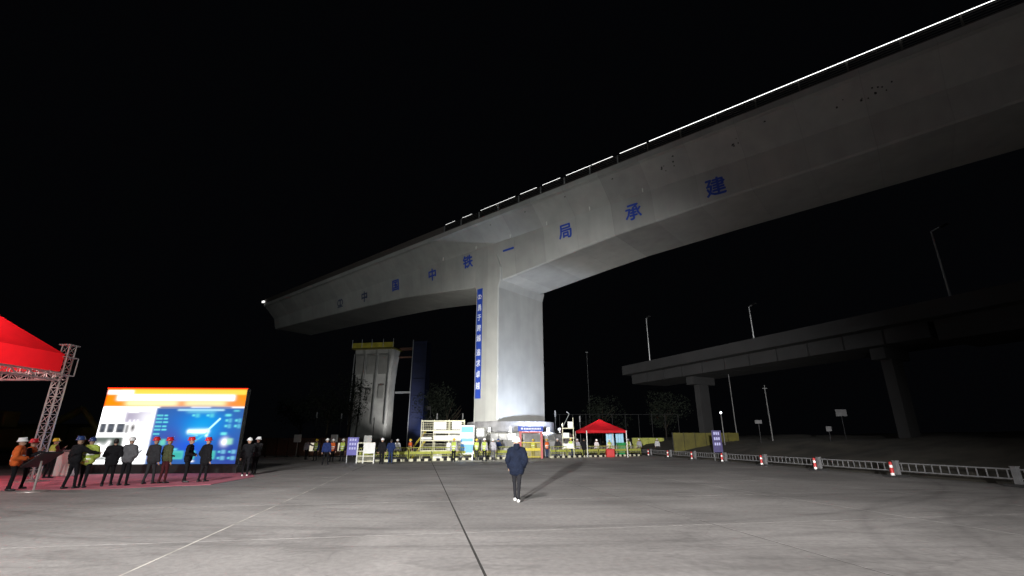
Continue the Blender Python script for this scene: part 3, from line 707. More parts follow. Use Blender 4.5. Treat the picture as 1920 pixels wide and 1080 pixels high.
def person(label, loc, face=0, h=1.72, top='black', legs='black', hat=None, vest=None, arms=('down', 'down'), hem=.86, stride=.05, spread=.1,
           shoe='black', hood=False, bulk=1.0, seed=0, group=None, lean=0.0, hair=True):
    t = thing('person', label, 'person', loc, face, group); t.scale = (h / 1.72,) * 3
    random.seed(seed * 13 + 5)
    bd = Body(); HAND = Body(); MI = dict(skin=0, leg=1, shoe=2, top=3)
    hx = .085
    bd.cap((-.07, 0, .95), (.07, 0, .95), .125, .125, 1, 1, .85); bd.cap((0, 0, 1.0), (0, 0, 1.12), .135, .135, 3, 1.05, .75)
    bd.cap((-.07, 0, 1.3), (.07, 0, 1.3), .125, .125, 3, 1, .85); bd.cap((0, 0, 1.15), (0, 0, 1.32), .14, .14, 3, 1.1, .75)
    bd.cap((-.16, 0, 1.41), (.16, 0, 1.41), .065, .065, 3)
    bd.cap((0, 0, 1.42), (0, .015, 1.53), .06, .055, 0)
    bd.cap((0, .01, 1.60), (0, .01, 1.655), .085, .092, 0, .88, 1.08); bd.cap((0, .045, 1.555), (0, .05, 1.6), .05, .065, 0)
    bd.cap((0, .105, 1.625), (0, .118, 1.59), .012, .018, 0)
    for sg in (-1, 1):
        bd.cap((sg * .083, .0, 1.625), (sg * .09, -.01, 1.595), .016, .012, 0, .7, 1)
        st = stride * sg
        kn = Vector((sg * (hx + (spread - hx) * .5), .035 + st * .5, .51)); an = Vector((sg * spread, st, .1))
        bd.cap((sg * hx, 0, .92), kn, .092, .062, 1); bd.cap(kn, an, .06, .045, 1); bd.cap(an, an + Vector((0, 0, .03)), .052, .052, 1)
        bd.cap(an + Vector((0, -.03, -.055)), an + Vector((sg * .02, .15, -.062)), .044, .036, 2, 1.1, 1)
        el, wr, hd = ARMS[arms[0 if sg < 0 else 1]]
        el = Vector((el[0] * sg, el[1], el[2])); wr = Vector((wr[0] * sg, wr[1], wr[2])); hd = Vector((hd[0] * sg, hd[1], hd[2])).normalized()
        sh = Vector((sg * .185, 0, 1.41))
        bd.cap(sh, el, .058, .045, 3); bd.cap(el, wr, .044, .03, 3); bd.cap(wr, wr + hd * .085, .03, .034, 0, 1, .8)
        sd = hd.cross(Vector((0, 1, 0)) if abs(hd.y) < .8 else Vector((0, 0, 1))).normalized(); pn = sd.cross(hd)
        bs = wr + hd * .085
        for k, (L, o) in enumerate(((.065, -1.5), (.075, -.5), (.07, .5), (.055, 1.5))):
            p0 = bs + sd * o * .017; p1 = p0 + hd * L * .6 + pn * .006; p2 = p1 + hd * L * .4 + pn * .02
            HAND.cap(p0, p1, .0095, .0088, 0); HAND.cap(p1, p2, .0088, .0075, 0)
        p0 = wr + hd * .03 + sd * -.028; p1 = p0 + hd * .035 - sd * .025; HAND.cap(p0, p1, .012, .01, 0); HAND.cap(p1, p1 + hd * .03, .01, .009, 0)
    # eyes
    for sg in (-1, 1): HAND.cap((sg * .032, .098, 1.635), (sg * .032, .101, 1.635), .011, .011, 2)
    body = link('body', remesh('body', bd, .021, [M['skin'], CL[legs], SHOE[shoe], CL[top]], HAND, .003, seed), t)
    # jacket
    jk = Body(); G = .028 * bulk
    jk.cap((-.08, 0, 1.3), (.08, 0, 1.3), .125 + G, .125 + G, 0, 1, .88); jk.cap((0, 0, 1.05), (0, 0, 1.25), .14 + G, .14 + G, 0, 1.1, .82)
    jk.cap((-.15, 0, 1.42), (.15, 0, 1.42), .06 + G, .06 + G, 0); jk.cap((0, 0, 1.43), (0, .01, 1.47), .075 + G * .7, .06 + G * .7, 0)
    hz = hem + .10
    jk.cap((-.085, -.005, 1.02), (-.09, -.0, hz), .115 + G, .105 + G, 0, 1, .92); jk.cap((.085, -.005, 1.02), (.09, 0, hz), .115 + G, .105 + G, 0, 1, .92)
    jk.cap((0, -.01, 1.02), (0, -.005, hz), .12 + G, .115 + G, 0, 1, .95)
    for sg in (-1, 1):
        el, wr, hd = ARMS[arms[0 if sg < 0 else 1]]
        el = Vector((el[0] * sg, el[1], el[2])); wr = Vector((wr[0] * sg, wr[1], wr[2])); sh = Vector((sg * .185, 0, 1.41))
        jk.cap(sh, el, .06 + G, .05 + G * .9, 0); jk.cap(el, wr, .05 + G * .9, .035 + G * .8, 0)
    link('jacket', remesh('jacket', jk, .022, [CL[top]], None, .006, seed + 3), t)
    if hood:
        hk = Body(); hk.cap((0, -.07, 1.5), (0, -.05, 1.53), .1, .095, 0, 1.1, .8); link('hood', remesh('hood', hk, .02, [CL[top]], None, .004, seed), t)
    if vest:
        vk = Body(); V = G + .014
        vk.cap((-.08, 0, 1.3), (.08, 0, 1.3), .125 + V, .125 + V, 0, .98, .9); vk.cap((0, 0, 1.0), (0, 0, 1.25), .145 + V, .14 + V, 0, 1.1, .84)
        vk.cap((-.13, 0, 1.42), (.13, 0, 1.42), .06 + V, .06 + V, 0); vk.cap((0, 0, .99), (0, 0, 1.05), .15 + V, .145 + V, 0, 1.12, .84)
        link('vest', remesh('vest', vk, .022, [CL[vest], CL['stripe']], None, .003, seed, [(1.0, 1.05, 1), (1.16, 1.21, 1)]), t)
    if hat: link('hard_hat', hat_mesh(hat), t, (0, .0, 1.665)).rotation_euler = (R(4), 0, 0)
    elif hair:
        hr = Body(); hr.cap((0, -.015, 1.635), (0, -.012, 1.675), .094, .092, 0, .92, 1.05); link('hair', remesh('hair', hr, .018, [M['hair']], None, .004, seed), t)
    if lean: t.rotation_euler = (lean, 0, face)
    return t

P_ = [
 # the walker in the middle
 dict(label='person walking alone across the yard in long navy coat and white hat', loc=gp(969, 941), hat='white', top='navy', legs='black', hem=.74, bulk=1.35, shoe='white', arms=('pocket', 'pocket'), spread=.045, stride=-.17, hood=True, h=1.72),
 # in front of the screen
 dict(label='person reaching out an arm, dark coat, left of the vested worker before the screen', loc=gp(127, 917), top='black', legs='black', arms=('down', 'reach'), hat='blue', h=1.76),
 dict(label='worker in yellow green vest standing at the left edge of the lit screen', loc=gp(151, 915), top='hiviz', legs='black', vest='hiviz', arms=('back', 'front'), hat='blue', h=1.72, bulk=1.6),
 dict(label='person in black coat before the white left half of the screen', loc=gp(198, 912), top='black', legs='black', arms=('front', 'front'), stride=.12, hem=.75, h=1.72),
 dict(label='person in grey jacket and white hard hat before the white left half of the screen', loc=gp(228, 911), top='grey', legs='black', hat='white', arms=('front', 'front'), spread=.16, bulk=1.5, h=1.74),
 dict(label='person in dark jacket and red hard hat, left of the one in olive', loc=gp(276, 908), top='darkgrey', legs='darkgrey', hat='red', arms=('front', 'down'), stride=.12, hem=.78, h=1.74),
 dict(label='person in olive green jacket and red hard hat before the screen', loc=gp(302, 907), top='olive', legs='maroon', hat='red', arms=('front', 'down'), h=1.73),
 dict(label='slim person in black with red hard hat seen side on before the screen', loc=gp(344, 905), face=R(-75), top='black', legs='black', hat='red', arms=('front', 'front'), h=1.74, hem=.8),
 dict(label='person in long black coat and red hard hat, rightmost before the lit screen', loc=gp(377, 904), top='black', legs='black', hat='red', arms=('pocket', 'down'), stride=.1, spread=.06, hem=.7, h=1.73, bulk=1.4),
 dict(label='person in dark clothes and white hard hat just beyond the right end of the screen', loc=gp(458, 893), face=R(30), top='black', legs='black', hat='white', arms=('down', 'phone'), shoe='white', h=1.74),
 dict(label='person in black with grey hard hat, the farther one right of the screen', loc=gp(475, 890), face=R(60), top='darkgrey', legs='black', hat='white', arms=('phone', 'phone'), h=1.78),
 # by the tent
 dict(label='worker in orange vest and white hard hat at the left edge of the picture', loc=gp(14, 921), face=R(-60), top='orange', legs='black', vest='orange', hat='white', arms=('front', 'front'), h=1.7, bulk=1.8),
 dict(label='worker in orange vest behind the equipment table under the red tent', loc=gp(38, 917), face=R(-70), top='darkgrey', legs='black', vest='orange', hat='red', arms=('front', 'phone'), h=1.66),
 dict(label='worker in yellow green vest behind the truss column of the red tent', loc=gp(86, 897), face=R(-20), top='maroon', legs='black', vest='hiviz', hat='yellow', arms=('front', 'phone'), h=1.7),
 # middle left, by the shops
 dict(label='person in light shirt and dark trousers by the lit white boxes', loc=gp(573, 862), top='lightgrey', legs='black', arms=('down', 'reach'), h=1.7),
 dict(label='person in blue workwear, legs apart, standing nearest in the left background', loc=gp(609, 872), top='workblue', legs='black', arms=('down', 'down'), spread=.16, hat='white', h=1.74),
 dict(label='worker with white chest panel, left of the person in blue workwear', loc=gp(590, 864), top='darkblue', legs='black', vest='hiviz', hat='yellow', h=1.7, face=R(160)),
 dict(label='worker in dark clothes between the person in blue and the purple sign', loc=gp(621, 866), top='maroon', legs='black', vest='orange', hat='white', h=1.7, face=R(180)),
 dict(label='worker in white vest beside the purple sign board', loc=gp(640, 865), top='darkgrey', legs='black', vest='hiviz', hat='white', h=1.72, face=R(175)),
 dict(label='person in black with white hard hat, right of the white notice board', loc=gp(714, 870), top='black', legs='black', hat='white', arms=('down', 'down'), h=1.76),
 dict(label='person in dark jacket and blue grey trousers beside the one in black', loc=gp(731, 870), top='darkblue', legs='denim', arms=('front', 'front'), spread=.15, h=1.72, bulk=1.4),
 # workers along the barrier
 dict(label='worker in yellow green vest and dark trousers in front of the cream scaffold', loc=gp(850, 866), top='cream' if 0 else 'lightgrey', legs='black', vest='hiviz', hat='yellow', h=1.76),
 dict(label='worker in yellow green vest right beside the blue poster stand', loc=gp(893, 863), top='olive', legs='darkgrey', vest='hiviz', hat='yellow', h=1.72),
 dict(label='worker in yellow green vest and black trousers, third along the barriers', loc=gp(908, 865), top='lightgrey', legs='black', vest='hiviz', hat='white', h=1.76),
 dict(label='person in pale grey jacket left of the walker, facing the foundation', loc=gp(924, 863), top='lightgrey', legs='grey', hat='white', h=1.72, bulk=1.5),
 dict(label='person in dark blue jacket close behind the one in pale grey', loc=gp(934, 861), top='darkblue', legs='grey', hat='blue', h=1.74, arms=('down', 'phone')),
 dict(label='worker in dark jacket and blue trousers, right of the red gate', loc=gp(1046, 858), top='darkgrey', legs='denim', vest=None, hat='white', shoe='white', h=1.78),
 dict(label='worker in yellow green vest and blue jeans, left of the small red canopy', loc=gp(1071, 858), top='lightgrey', legs='denim', vest='hiviz', hat='yellow', h=2.0 if 0 else 1.82, bulk=1.4),
 dict(label='person in black standing at the left leg of the small red canopy', loc=gp(1096, 857.5), top='black', legs='black', h=1.84, hem=.7),
 dict(label='person in white shirt behind the barriers left of the cream scaffold', loc=(-9.9, 42.9, 0), top='whitecloth', legs='grey', hat='white', h=1.7),
 dict(label='worker in orange vest at the foot of the scaffold stairs', loc=(-9.0, 44.0, 0), top='maroon', legs='black', vest='orange', hat='yellow', h=1.7, face=R(150)),
 dict(label='worker in yellow green vest inside the faded red gate', loc=(2.1, 49.4, 0), top='olive', legs='grey', vest='hiviz', hat='yellow', h=1.7, face=R(170)),
 dict(label='worker in orange vest just right of the red gate', loc=(3.5, 50.2, 0), top='grey', legs='denim', vest='orange', hat='yellow', h=1.72, face=R(200)),
 dict(label='person in light grey jacket between the narrow scaffold and the canopy', loc=(7.0, 53.2, 0), top='lightgrey', legs='black', hat='white', h=1.74, face=R(160)),
 dict(label='worker in white and yellow green under the right half of the canopy', loc=(10.9, 55.6, 0), top='whitecloth', legs='black', vest='hiviz', hat='white', h=1.7, face=R(190)),
 dict(label='person in white jacket under the small red canopy', loc=(9.3, 54.6, 0), top='whitecloth', legs='darkgrey', hat='white', h=1.7),
 dict(label='person in white and green vest just behind the green bin', loc=(13.6, 58.0, 0), top='whitecloth', legs='black', vest='hiviz', hat='white', h=1.75),
 dict(label='person in grey clothes and white hat right of the green bin', loc=(16.0, 62.5, 0), top='lightgrey', legs='darkgrey', hat='white', h=1.78, face=R(150)),
 dict(label='person in white top, farthest right behind the barriers', loc=(19.6, 67, 0), top='whitecloth', legs='darkgrey', hat='white', h=1.8, face=R(170)),
]
for i, d in enumerate(P_):
    if d['loc'].__class__ is Vector: d['loc'] = tuple(d['loc'])
    if i and 'face' not in d:
        rj = random.Random(i * 7 + 1); d['face'] = rj.uniform(-.45, .45); d.setdefault('stride', rj.uniform(-.12, .12))
    person(seed=i, **d)

# ------------------------------------------------------------------ site furniture near the pier
def bars_panel(b, x0, x1, z0, z1, n, r=.012):
    for i in range(n + 1):
        x = x0 + (x1 - x0) * i / n; b.tube((x, 0, z0), (x, 0, z1), r, 4)

def barrier(loc, rz, label, L=2.0):
    t = thing('crowd_barrier', label, 'barrier', loc, rz, 'yellow green crowd barriers along the edge of the pier site')
    b = MB(); b.tube((-L / 2, 0, 1.08), (L / 2, 0, 1.08), .03); b.tube((-L / 2, 0, .42), (L / 2, 0, .42), .022)
    for x in (-L / 2 + .03, L / 2 - .03): b.tube((x, 0, .2), (x, 0, 1.08), .025)
    b.build('frame', M['olive'], t)
    for i in range(9):
        x = -L / 2 + .18 + i * (L - .36) / 8; b = MB(); b.tube((x, 0, .42), (x, 0, 1.08), .012, 4); b.build('bar', M['cream'], t)
    for i in range(6):
        x0 = -L / 2 + i * L / 6
        b = MB(); b.box(x0, x0 + L / 6, -.12, .12, .0, .2); b.build('base_block', M['black'] if i % 2 else M['cream'], t)
    b = MB(); b.box(-L / 2 + .05, L / 2 - .05, -.02, .02, .55, .78); b.build('board', M['olive'], t)
    return t
pts = [(-12.2, 39.6), (2.0, 48.4), (14.5, 56.0)]
proto = None; cnt = 0
def near_name(i, N): return i
seglist = []
for (ax, ay), (bx_, by) in zip(pts, pts[1:]):
    L = math.hypot(bx_ - ax, by - ay); n = int(L / 2.05); a = math.atan2(by - ay, bx_ - ax)
    for i in range(n):
        q = (i + .5) / n; seglist.append((ax + (bx_ - ax) * q, ay + (by - ay) * q, a))
where = ['behind the notice board fence at the left end of the row', 'second from the left end of the row, before the stairs', 'below the foot of the cream scaffold stairs',
         'in front of the left side of the cream scaffold', 'in front of the right side of the cream scaffold', 'in front of the blue poster stand', 'before the foundation, left of the walker',
         'before the foundation, hidden partly by the walker', 'just left of the work light by the red gate', 'just right of the red gate', 'before the worker in blue jeans', 'left of the small canopy',
         'below the left half of the small canopy', 'below the right half of the small canopy', 'at the right end of the row beside the green bin', 'last of the row', 'end of row']
for i, (x, y, a) in enumerate(seglist):
    if abs(x - 1.9) < 1.1: continue
    lb = 'yellow green barrier, ' + where[min(i, 16)]
    if proto is None: proto = barrier((x, y, 0), a, lb)
    else: copy_tree(proto, (x, y, 0), a, lb)

# white fence with notice board at the left end
A0, A1 = gp(668, 869), gp(706, 868); t = thing('notice_fence', 'white tube fence carrying a white notice board beside two people', 'fence', ((A0.x + A1.x) / 2, A0.y, 0), 0)
L = A1.x - A0.x
for x in (-L / 2, -L / 8, L / 2):
    b = MB(); b.box(x - .04, x + .04, -.04, .04, 0, 1.5); b.build('post', M['white'], t)
for z in (.12, .5, .85, 1.45):
    b = MB(); b.box(-L / 2, L / 2, -.025, .025, z, z + .07); b.build('rail', M['cream'], t)
b = MB(); b.box(-L / 8, L / 2 + .05, -.09, -.06, .72, 1.5); b.build('notice_board', M['white'], t)
b = MB(); bars_panel(b, -L / 2, L / 2, .12, .5, 16); b.build('bars', M['cream'], t)

def sign_board(px, py, w, h, label, colr, q=None):
    q = q or gp(px, py); t = thing('sign_board', label, 'sign', tuple(q))
    for x in (-w / 2 + .03, w / 2 - .03):
        b = MB(); b.box(x - .025, x + .025, .0, .05, 0, h); b.build('leg', M['galv'], t)
    b = MB(); b.box(-w / 2, w / 2, -.03, -.002, h * .3, h); b.build('panel', M[colr], t)
    for k in range(3):
        b = MB()
        for i in range(3): b.box(-w * .32 + i * w * .23, -w * .32 + i * w * .23 + w * .15, -.045, -.032, h * (.86 - k * .17), h * (.95 - k * .17))
        b.build('lettering', mat('pale_lettering', (.5, .5, .8), .5), t)
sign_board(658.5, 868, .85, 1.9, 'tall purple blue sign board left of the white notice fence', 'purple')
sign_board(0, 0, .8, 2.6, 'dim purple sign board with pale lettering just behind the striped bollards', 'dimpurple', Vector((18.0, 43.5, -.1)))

# cream scaffold platform with stair
c0 = Vector((-6.35, 46.0, 0)); t = thing('scaffold_tower', 'cream scaffold platform with white panels and a stair, left of the pier', 'scaffold', tuple(c0), R(4))
X0, X1, Y0, Y1 = -2.1, 1.85, 0, 1.6
for x in (-2.1, -.95, .45, 1.85):
    for y in (Y0, Y1):
        b = MB(); b.tube((x, y, 0), (x, y, 3.5), .05, 6); b.build('post', M['cream'], t)
for k_, z in enumerate((.75, 1.65, 2.55, 3.4)):
    b = MB(); b.box(X0, X1, Y0 - .02, Y1 + .02, z - .05, z + .05); b.build('deck', M['cream'], t)
for (x0, x1, z0, z1) in ((-.95, .2, 2.65, 3.3), (.75, 1.6, 2.65, 3.33), (-.95, 1.8, 2.3, 2.48), (-.9, 1.8, 1.72, 2.1), (-.9, -.1, .1, .65), (.3, .95, .85, 1.45), (-2.05, -1.1, 1.75, 1.95)):
    b = MB(); b.box(x0, x1, -.1, -.06, z0, z1); b.build('panel', M['white'], t)
b = MB()
for z in (.95, 1.15, 1.35, 1.85, 2.05, 2.25, 2.75, 2.95, 3.15): b.tube((X0, -.03, z), (X1, -.03, z), .018, 5)
for i in range(24): x = X0 + (X1 - X0) * i / 23; b.tube((x, -.03, 2.6), (x, -.03, 3.4), .01, 4)
b.build('guard_rail', M['cream'], t)
for i in range(7):
    b = MB(); b.box(-2.9 + i * .16, -2.7 + i * .16, .3, 1.2, .12 + i * .22, .16 + i * .22); b.build('step', M['yellow'], t)
for y in (.3, 1.2):
    b = MB(); b.tube((-2.95, y, .05), (-1.75, y, 1.65), .05); b.tube((-2.95, y, .95), (-1.75, y, 2.5), .03); b.tube((-2.95, y, .05), (-2.95, y, .95), .03); b.build('stringer', M['yellow'], t)

# second, narrow scaffold tier right of the foundation
t = thing('scaffold_tower', 'narrow cream scaffold with pale boards between the foundation and the red canopy', 'scaffold', (5.75, 50.6, 0), R(-6))
for x in (-.55, .55):
    for y in (0, .9):
        b = MB(); b.tube((x, y, 0), (x, y, 3.9 if x > 0 else 3.4), .04, 6); b.build('post', M['cream'], t)
for z in (.9, 1.9, 2.85):
    b = MB(); b.box(-.62, .62, -.03, .93, z - .04, z + .04); b.build('deck', M['cream'], t)
for x0, x1, z0, z1 in ((-.5, .5, .95, 1.35), (-.5, .1, 1.95, 2.4), (.0, .5, 2.9, 3.5)):
    b = MB(); b.box(x0, x1, -.09, -.05, z0, z1); b.build('panel', M['white'], t)
b = MB(); b.tube((-.55, .0, 2.9), (.2, .0, 4.3), .035, 5); b.tube((.2, 0, 4.3), (-.1, 0, 4.5), .03, 5); b.build('brace', M['galv'], t)

# blue poster stand
q = gp(875, 861); t = thing('poster_stand', 'tall blue and white lit poster stand beside the scaffold', 'sign', (-4.05, 44.6, 0), R(3))
b = MB(); b.box(-.62, .62, 0, .12, .5, 2.95); b.build('frame', M['galv'], t)
for z0, z1, mm in ((2.35, 2.85, 'skyblue'), (1.85, 2.34, 'paleblue'), (1.55, 1.84, 'skyblue'), (1.35, 1.54, 'white'), (.6, 1.34, 'skyblue')):
    b = MB(); b.box(-.56, .56, -.02, -.002, z0, z1); b.build('poster_field', M[mm], t)
b = MB(); b.box(-.05, .3, -.035, -.022, 1.9, 2.2); b.build('picture', M['white'], t)
for x in (-.5, .5):
    b = MB(); b.box(x - .04, x + .04, -.3, .45, 0, .06); b.box(x - .03, x + .03, .03, .09, .06, .5); b.build('foot', M['galv'], t)
# grey cabinet next to the poster
t = thing('generator_cabinet', 'grey box cabinet between the poster stand and the foundation', 'cabinet', (-3.0, 46.4, 0), R(3))
b = MB(); b.box(-.55, .55, 0, 1.1, 1.9, 2.85); b.build('housing', M['backdrop'], t, bevel=.03)
b = MB(); b.box(-.5, .5, .05, 1.05, 0, 1.88); b.build('frame', M['dark_metal'], t)
b = MB(); b.box(-.35, .35, -.03, -.003, 2.05, 2.7); b.build('door', M['galv'], t)

# red entrance gate with blue board
t = thing('entrance_gate', 'red entrance gate with a blue name board behind the walker', 'gate', (1.75, 48.3, 0), R(8))
for x in (-.95, 1.15):
    b = MB(); b.box(x - .1, x + .1, -.1, .1, 0, 2.35); b.build('post', M['gatered'], t)
b = MB(); b.box(-1.05, 1.25, -.1, .1, 2.352, 2.5); b.build('lintel', M['gatered'], t)
b = MB(); b.box(-1.2, 1.3, -.14, -.1, 2.52, 2.98); nb = b.build('name_board', M['blue'], t)
b = MB(); b.box(-.9, -.7, -.155, -.142, 2.68, 2.84)
for i in range(11): b.box(-.6 + i * .155, -.6 + i * .155 + .11, -.155, -.142, 2.67, 2.83)
b.build('lettering', M['white'], nb)
for x0, x1 in ((-.83, .08), (.12, 1.03)):
    b = MB(); 
    for i in range(9): x = x0 + (x1 - x0) * i / 8; b.tube((x, 0, .1), (x, 0, 1.5), .02, 4)
    b.box(x0, x1, -.02, .02, .1, .18); b.box(x0, x1, -.02, .02, 1.42, 1.5); b.box(x0, x1, -.015, .015, .7, .95); b.build('gate_leaf', M['yellow'], t)

# handheld / leaning white boards and small equipment
def simple_box(name, label, cat, loc, s, mm, rz=0, extra=None):
    t = thing(name, label, cat, loc, rz)
    b = MB(); b.box(-s[0] / 2, s[0] / 2, -s[1] / 2, s[1] / 2, 0, s[2]); b.build('body', M[mm], t, bevel=min(s) * .08)
    b = MB(); b.box(-s[0] / 2 - .01, s[0] / 2 + .01, -s[1] / 2 - .01, s[1] / 2 + .01, s[2] + .002, s[2] + .03 + s[2] * .04); b.build('lid', M[mm if not extra else extra], t)
    return t
simple_box('flight_case', 'white box case with dark edges on the ground left of the screen', 'case', tuple(gp(119, 893)), (.75, .5, 1.15), 'white', R(4), 'galv')
simple_box('red_crate', 'red crate on the ground below the small canopy', 'crate', (10.3, 54.6 - 2.2, 0), (.85, .6, .75), 'red')
# green wheeled bin
t = thing('wheelie_bin', 'green wheeled rubbish bin right of the small red canopy', 'bin', (12.15, 55.4, 0), R(5))
b = MB(); P4 = [(-.3, -.28, .1), (.3, -.28, .1), (.3, .28, .1), (-.3, .28, .1), (-.42, -.38, 1.35), (.42, -.38, 1.35), (.42, .4, 1.35), (-.42, .4, 1.35)]
b.add(P4, [(0, 3, 2, 1), (4, 5, 6, 7), (0, 1, 5, 4), (1, 2, 6, 5), (2, 3, 7, 6), (3, 0, 4, 7)]); b.build('body', M['green'], t)
b = MB(); b.box(-.46, .46, -.44, .44, 1.352, 1.42); b.build('lid', M['green'], t)
for x in (-.28, .28):
    b = MB(); b.tube((x - .03, .25, .12), (x + .03, .25, .12), .12, 12); b.build('wheel', M['rubber'], t)
# white display panels under the canopy
for k, (x, lb) in enumerate(((11.2, 'pale blue display panel under the small canopy, left one'), (12.3, 'pale blue display panel under the small canopy, right one'))):
    t = thing('display_panel', lb, 'display panel', (x, 56.6, 0), 0, 'display panels under the small red canopy')
    for dx in (-.4, .4): b = MB(); b.box(dx - .03, dx + .03, 0, .05, 0, 2.5); b.build('post', M['galv'], t)
    for dx in (-.3, .0, .3): b = MB(); b.box(dx - .14, dx + .14, -.03, -.002, 1.1, 2.45); b.build('sheet', M['paleblue'], t)

# equipment table and microphone stand by the tent column
q = gp(62, 922); t = thing('music_stand', 'black sloping lectern stand on one pale leg and round foot beside the truss column', 'stand', tuple(q), R(-20))
b = MB(); b.lathe([(.42, 0), (.42, .03), (.1, .05)], 20); b.build('foot', M['alu'], t, smooth=False)
b = MB(); b.tube((0, 0, .05), (0, 0, 1.0), .035, 8); b.build('leg', M['alu'], t)
b = MB(); b.box(-.6, .6, -.3, .3, -.03, .02, 0, Matrix.Translation((0, 0, 1.05)) @ Matrix.Rotation(R(-24), 4, 'Y')); b.build('top', M['black'], t)

# ------------------------------------------------------------------ low white road fence and striped bollards
FL = []
stepL = 5.25; zt = .66
fence0 = None
desc = ['nearest section at the right edge of the picture', 'section right of the nearest striped bollard', 'section between the first and second striped bollards', 'section between the second and third striped bollards',
        'section between the third and fourth striped bollards', 'section between the fourth and fifth striped bollards', 'section between the fifth and sixth striped bollards', 'section between the sixth and seventh striped bollards', 'farthest section']
fa = math.atan2(FD.y, FD.x)
for i in range(9):
    p0 = F0 + FD * (stepL * (i - 2)); lb = 'low white road fence, ' + desc[i]
    if fence0 is None:
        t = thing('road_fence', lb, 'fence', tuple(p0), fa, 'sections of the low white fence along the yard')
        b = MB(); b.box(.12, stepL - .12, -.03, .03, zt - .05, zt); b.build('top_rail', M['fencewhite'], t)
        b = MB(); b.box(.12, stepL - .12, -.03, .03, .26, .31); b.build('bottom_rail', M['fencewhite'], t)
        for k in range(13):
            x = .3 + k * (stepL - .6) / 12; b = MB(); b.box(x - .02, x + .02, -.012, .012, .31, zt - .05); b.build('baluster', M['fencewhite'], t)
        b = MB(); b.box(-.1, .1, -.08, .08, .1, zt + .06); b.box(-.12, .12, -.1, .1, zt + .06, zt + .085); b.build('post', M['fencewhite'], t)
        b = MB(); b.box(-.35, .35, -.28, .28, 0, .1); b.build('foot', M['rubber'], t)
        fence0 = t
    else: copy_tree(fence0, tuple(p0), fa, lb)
bol0 = None
order = ['nearest of the row at the right', 'second nearest of the row', 'third nearest of the row', 'by the dim purple sign', 'fifth along the fence', 'sixth along the fence', 'farthest of the row, near the green bin']
for i in range(7):
    p0 = F0 + FD * (stepL * i) - FNn * .33 - FD * .05; lb = 'red and white striped bollard on rubber foot, ' + order[i]
    if bol0 is None:
        t = thing('striped_bollard', lb, 'bollard', tuple(p0), fa, 'red and white striped bollards along the fence')
        refl = mat('white_reflective', (.9, .88, .86), .3, emis=None)
        hs = [.08, .19, .31, .43, .55, .66]
        for k in range(5):
            b = MB(); b.lathe([(.085 - k * .004, hs[k]), (.085 - k * .004 - .004, hs[k + 1])], 16)
            b.build('white_band' if k % 2 == 0 and k < 4 and k != 4 and 0 else 'band', refl if k in (0, 1, 3) and k != 1 else (M['red']), t, smooth=False)
        b = MB(); b.lathe([(.07, .66), (.05, .69), (.01, .7)], 16); b.build('cap', M['red'], t)
        b = MB(); b.box(-.25, .25, -.3, .3, 0, .08); b.build('foot', M['rubber'], t, bevel=.02)
        bol0 = t
    else: copy_tree(bol0, tuple(p0), fa, lb)

# long yellow hoarding, dim
def hoarding(px0, px1, fwd, h, label, mm='dullyellow', n=6, z0=0.0, cat='barrier', nm='yellow_hoarding'):
    x0 = at(px0, 825, fwd).x; x1 = at(px1, 825, fwd).x; t = thing(nm, label, cat, ((x0 + x1) / 2, fwd, z0)); L = x1 - x0
    for i in range(n):
        b = MB(); b.box(-L / 2 + i * L / n + .03, -L / 2 + (i + 1) * L / n - .03, -.05, .05, .15, h); b.build('panel', M[mm], t)
    for i in range(n + 1):
        b = MB(); b.box(-L / 2 + i * L / n - .05, -L / 2 + i * L / n + .05, .055, .15, 0, h + .05); b.build('post', M['dark_metal'], t)
    return t
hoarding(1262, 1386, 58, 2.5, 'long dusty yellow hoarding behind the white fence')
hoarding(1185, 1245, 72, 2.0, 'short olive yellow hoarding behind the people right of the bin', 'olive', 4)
hoarding(480, 665, 52, 1.9, 'dark brown shutter wall behind the people in the left background', 'brown', 9, nm='shutter_wall', cat='wall')
# lit white boxes on the shutter wall
for k, (px, py, w, h, lb) in enumerate(((558, 822, .7, .75, 'small white box sign high on the brown shutter wall, leftmost'), (627, 822, .7, .75, 'grey white box sign above the worker by the purple sign'), (690, 824, .8, .8, 'pale box sign above the white notice fence'))):
    q = at(px, py, 51.6); t = thing('box_sign', lb, 'sign', tuple(q), 0, 'small pale box signs above the shutter wall')
    b = MB(); b.box(-w / 2, w / 2, -.1, .1, -h / 2, h / 2); b.build('box', M['white'], t, bevel=.02)
    b = MB(); b.tube((0, .12, -q.z + .0), (0, .12, h / 2), .04, 6); b.build('pole', M['galv'], t)
for k, (px, py, lb) in enumerate(((587, 838, 'left white lantern box on the shutter wall'), (640, 838, 'right white lantern box on the shutter wall'))):
    q = at(px, py, 51.7); t = thing('lantern_box', lb, 'lamp', tuple(q), 0, 'lit lantern boxes on the brown wall')
    b = MB(); b.box(-.32, .32, -.12, .1, -.4, .4); b.build('shade', emit('soft_lantern', (1, .9, .7), .7), t)
    b = MB(); b.box(-.36, .36, -.14, .12, .402, .47); b.build('cap', M['dark_metal'], t)

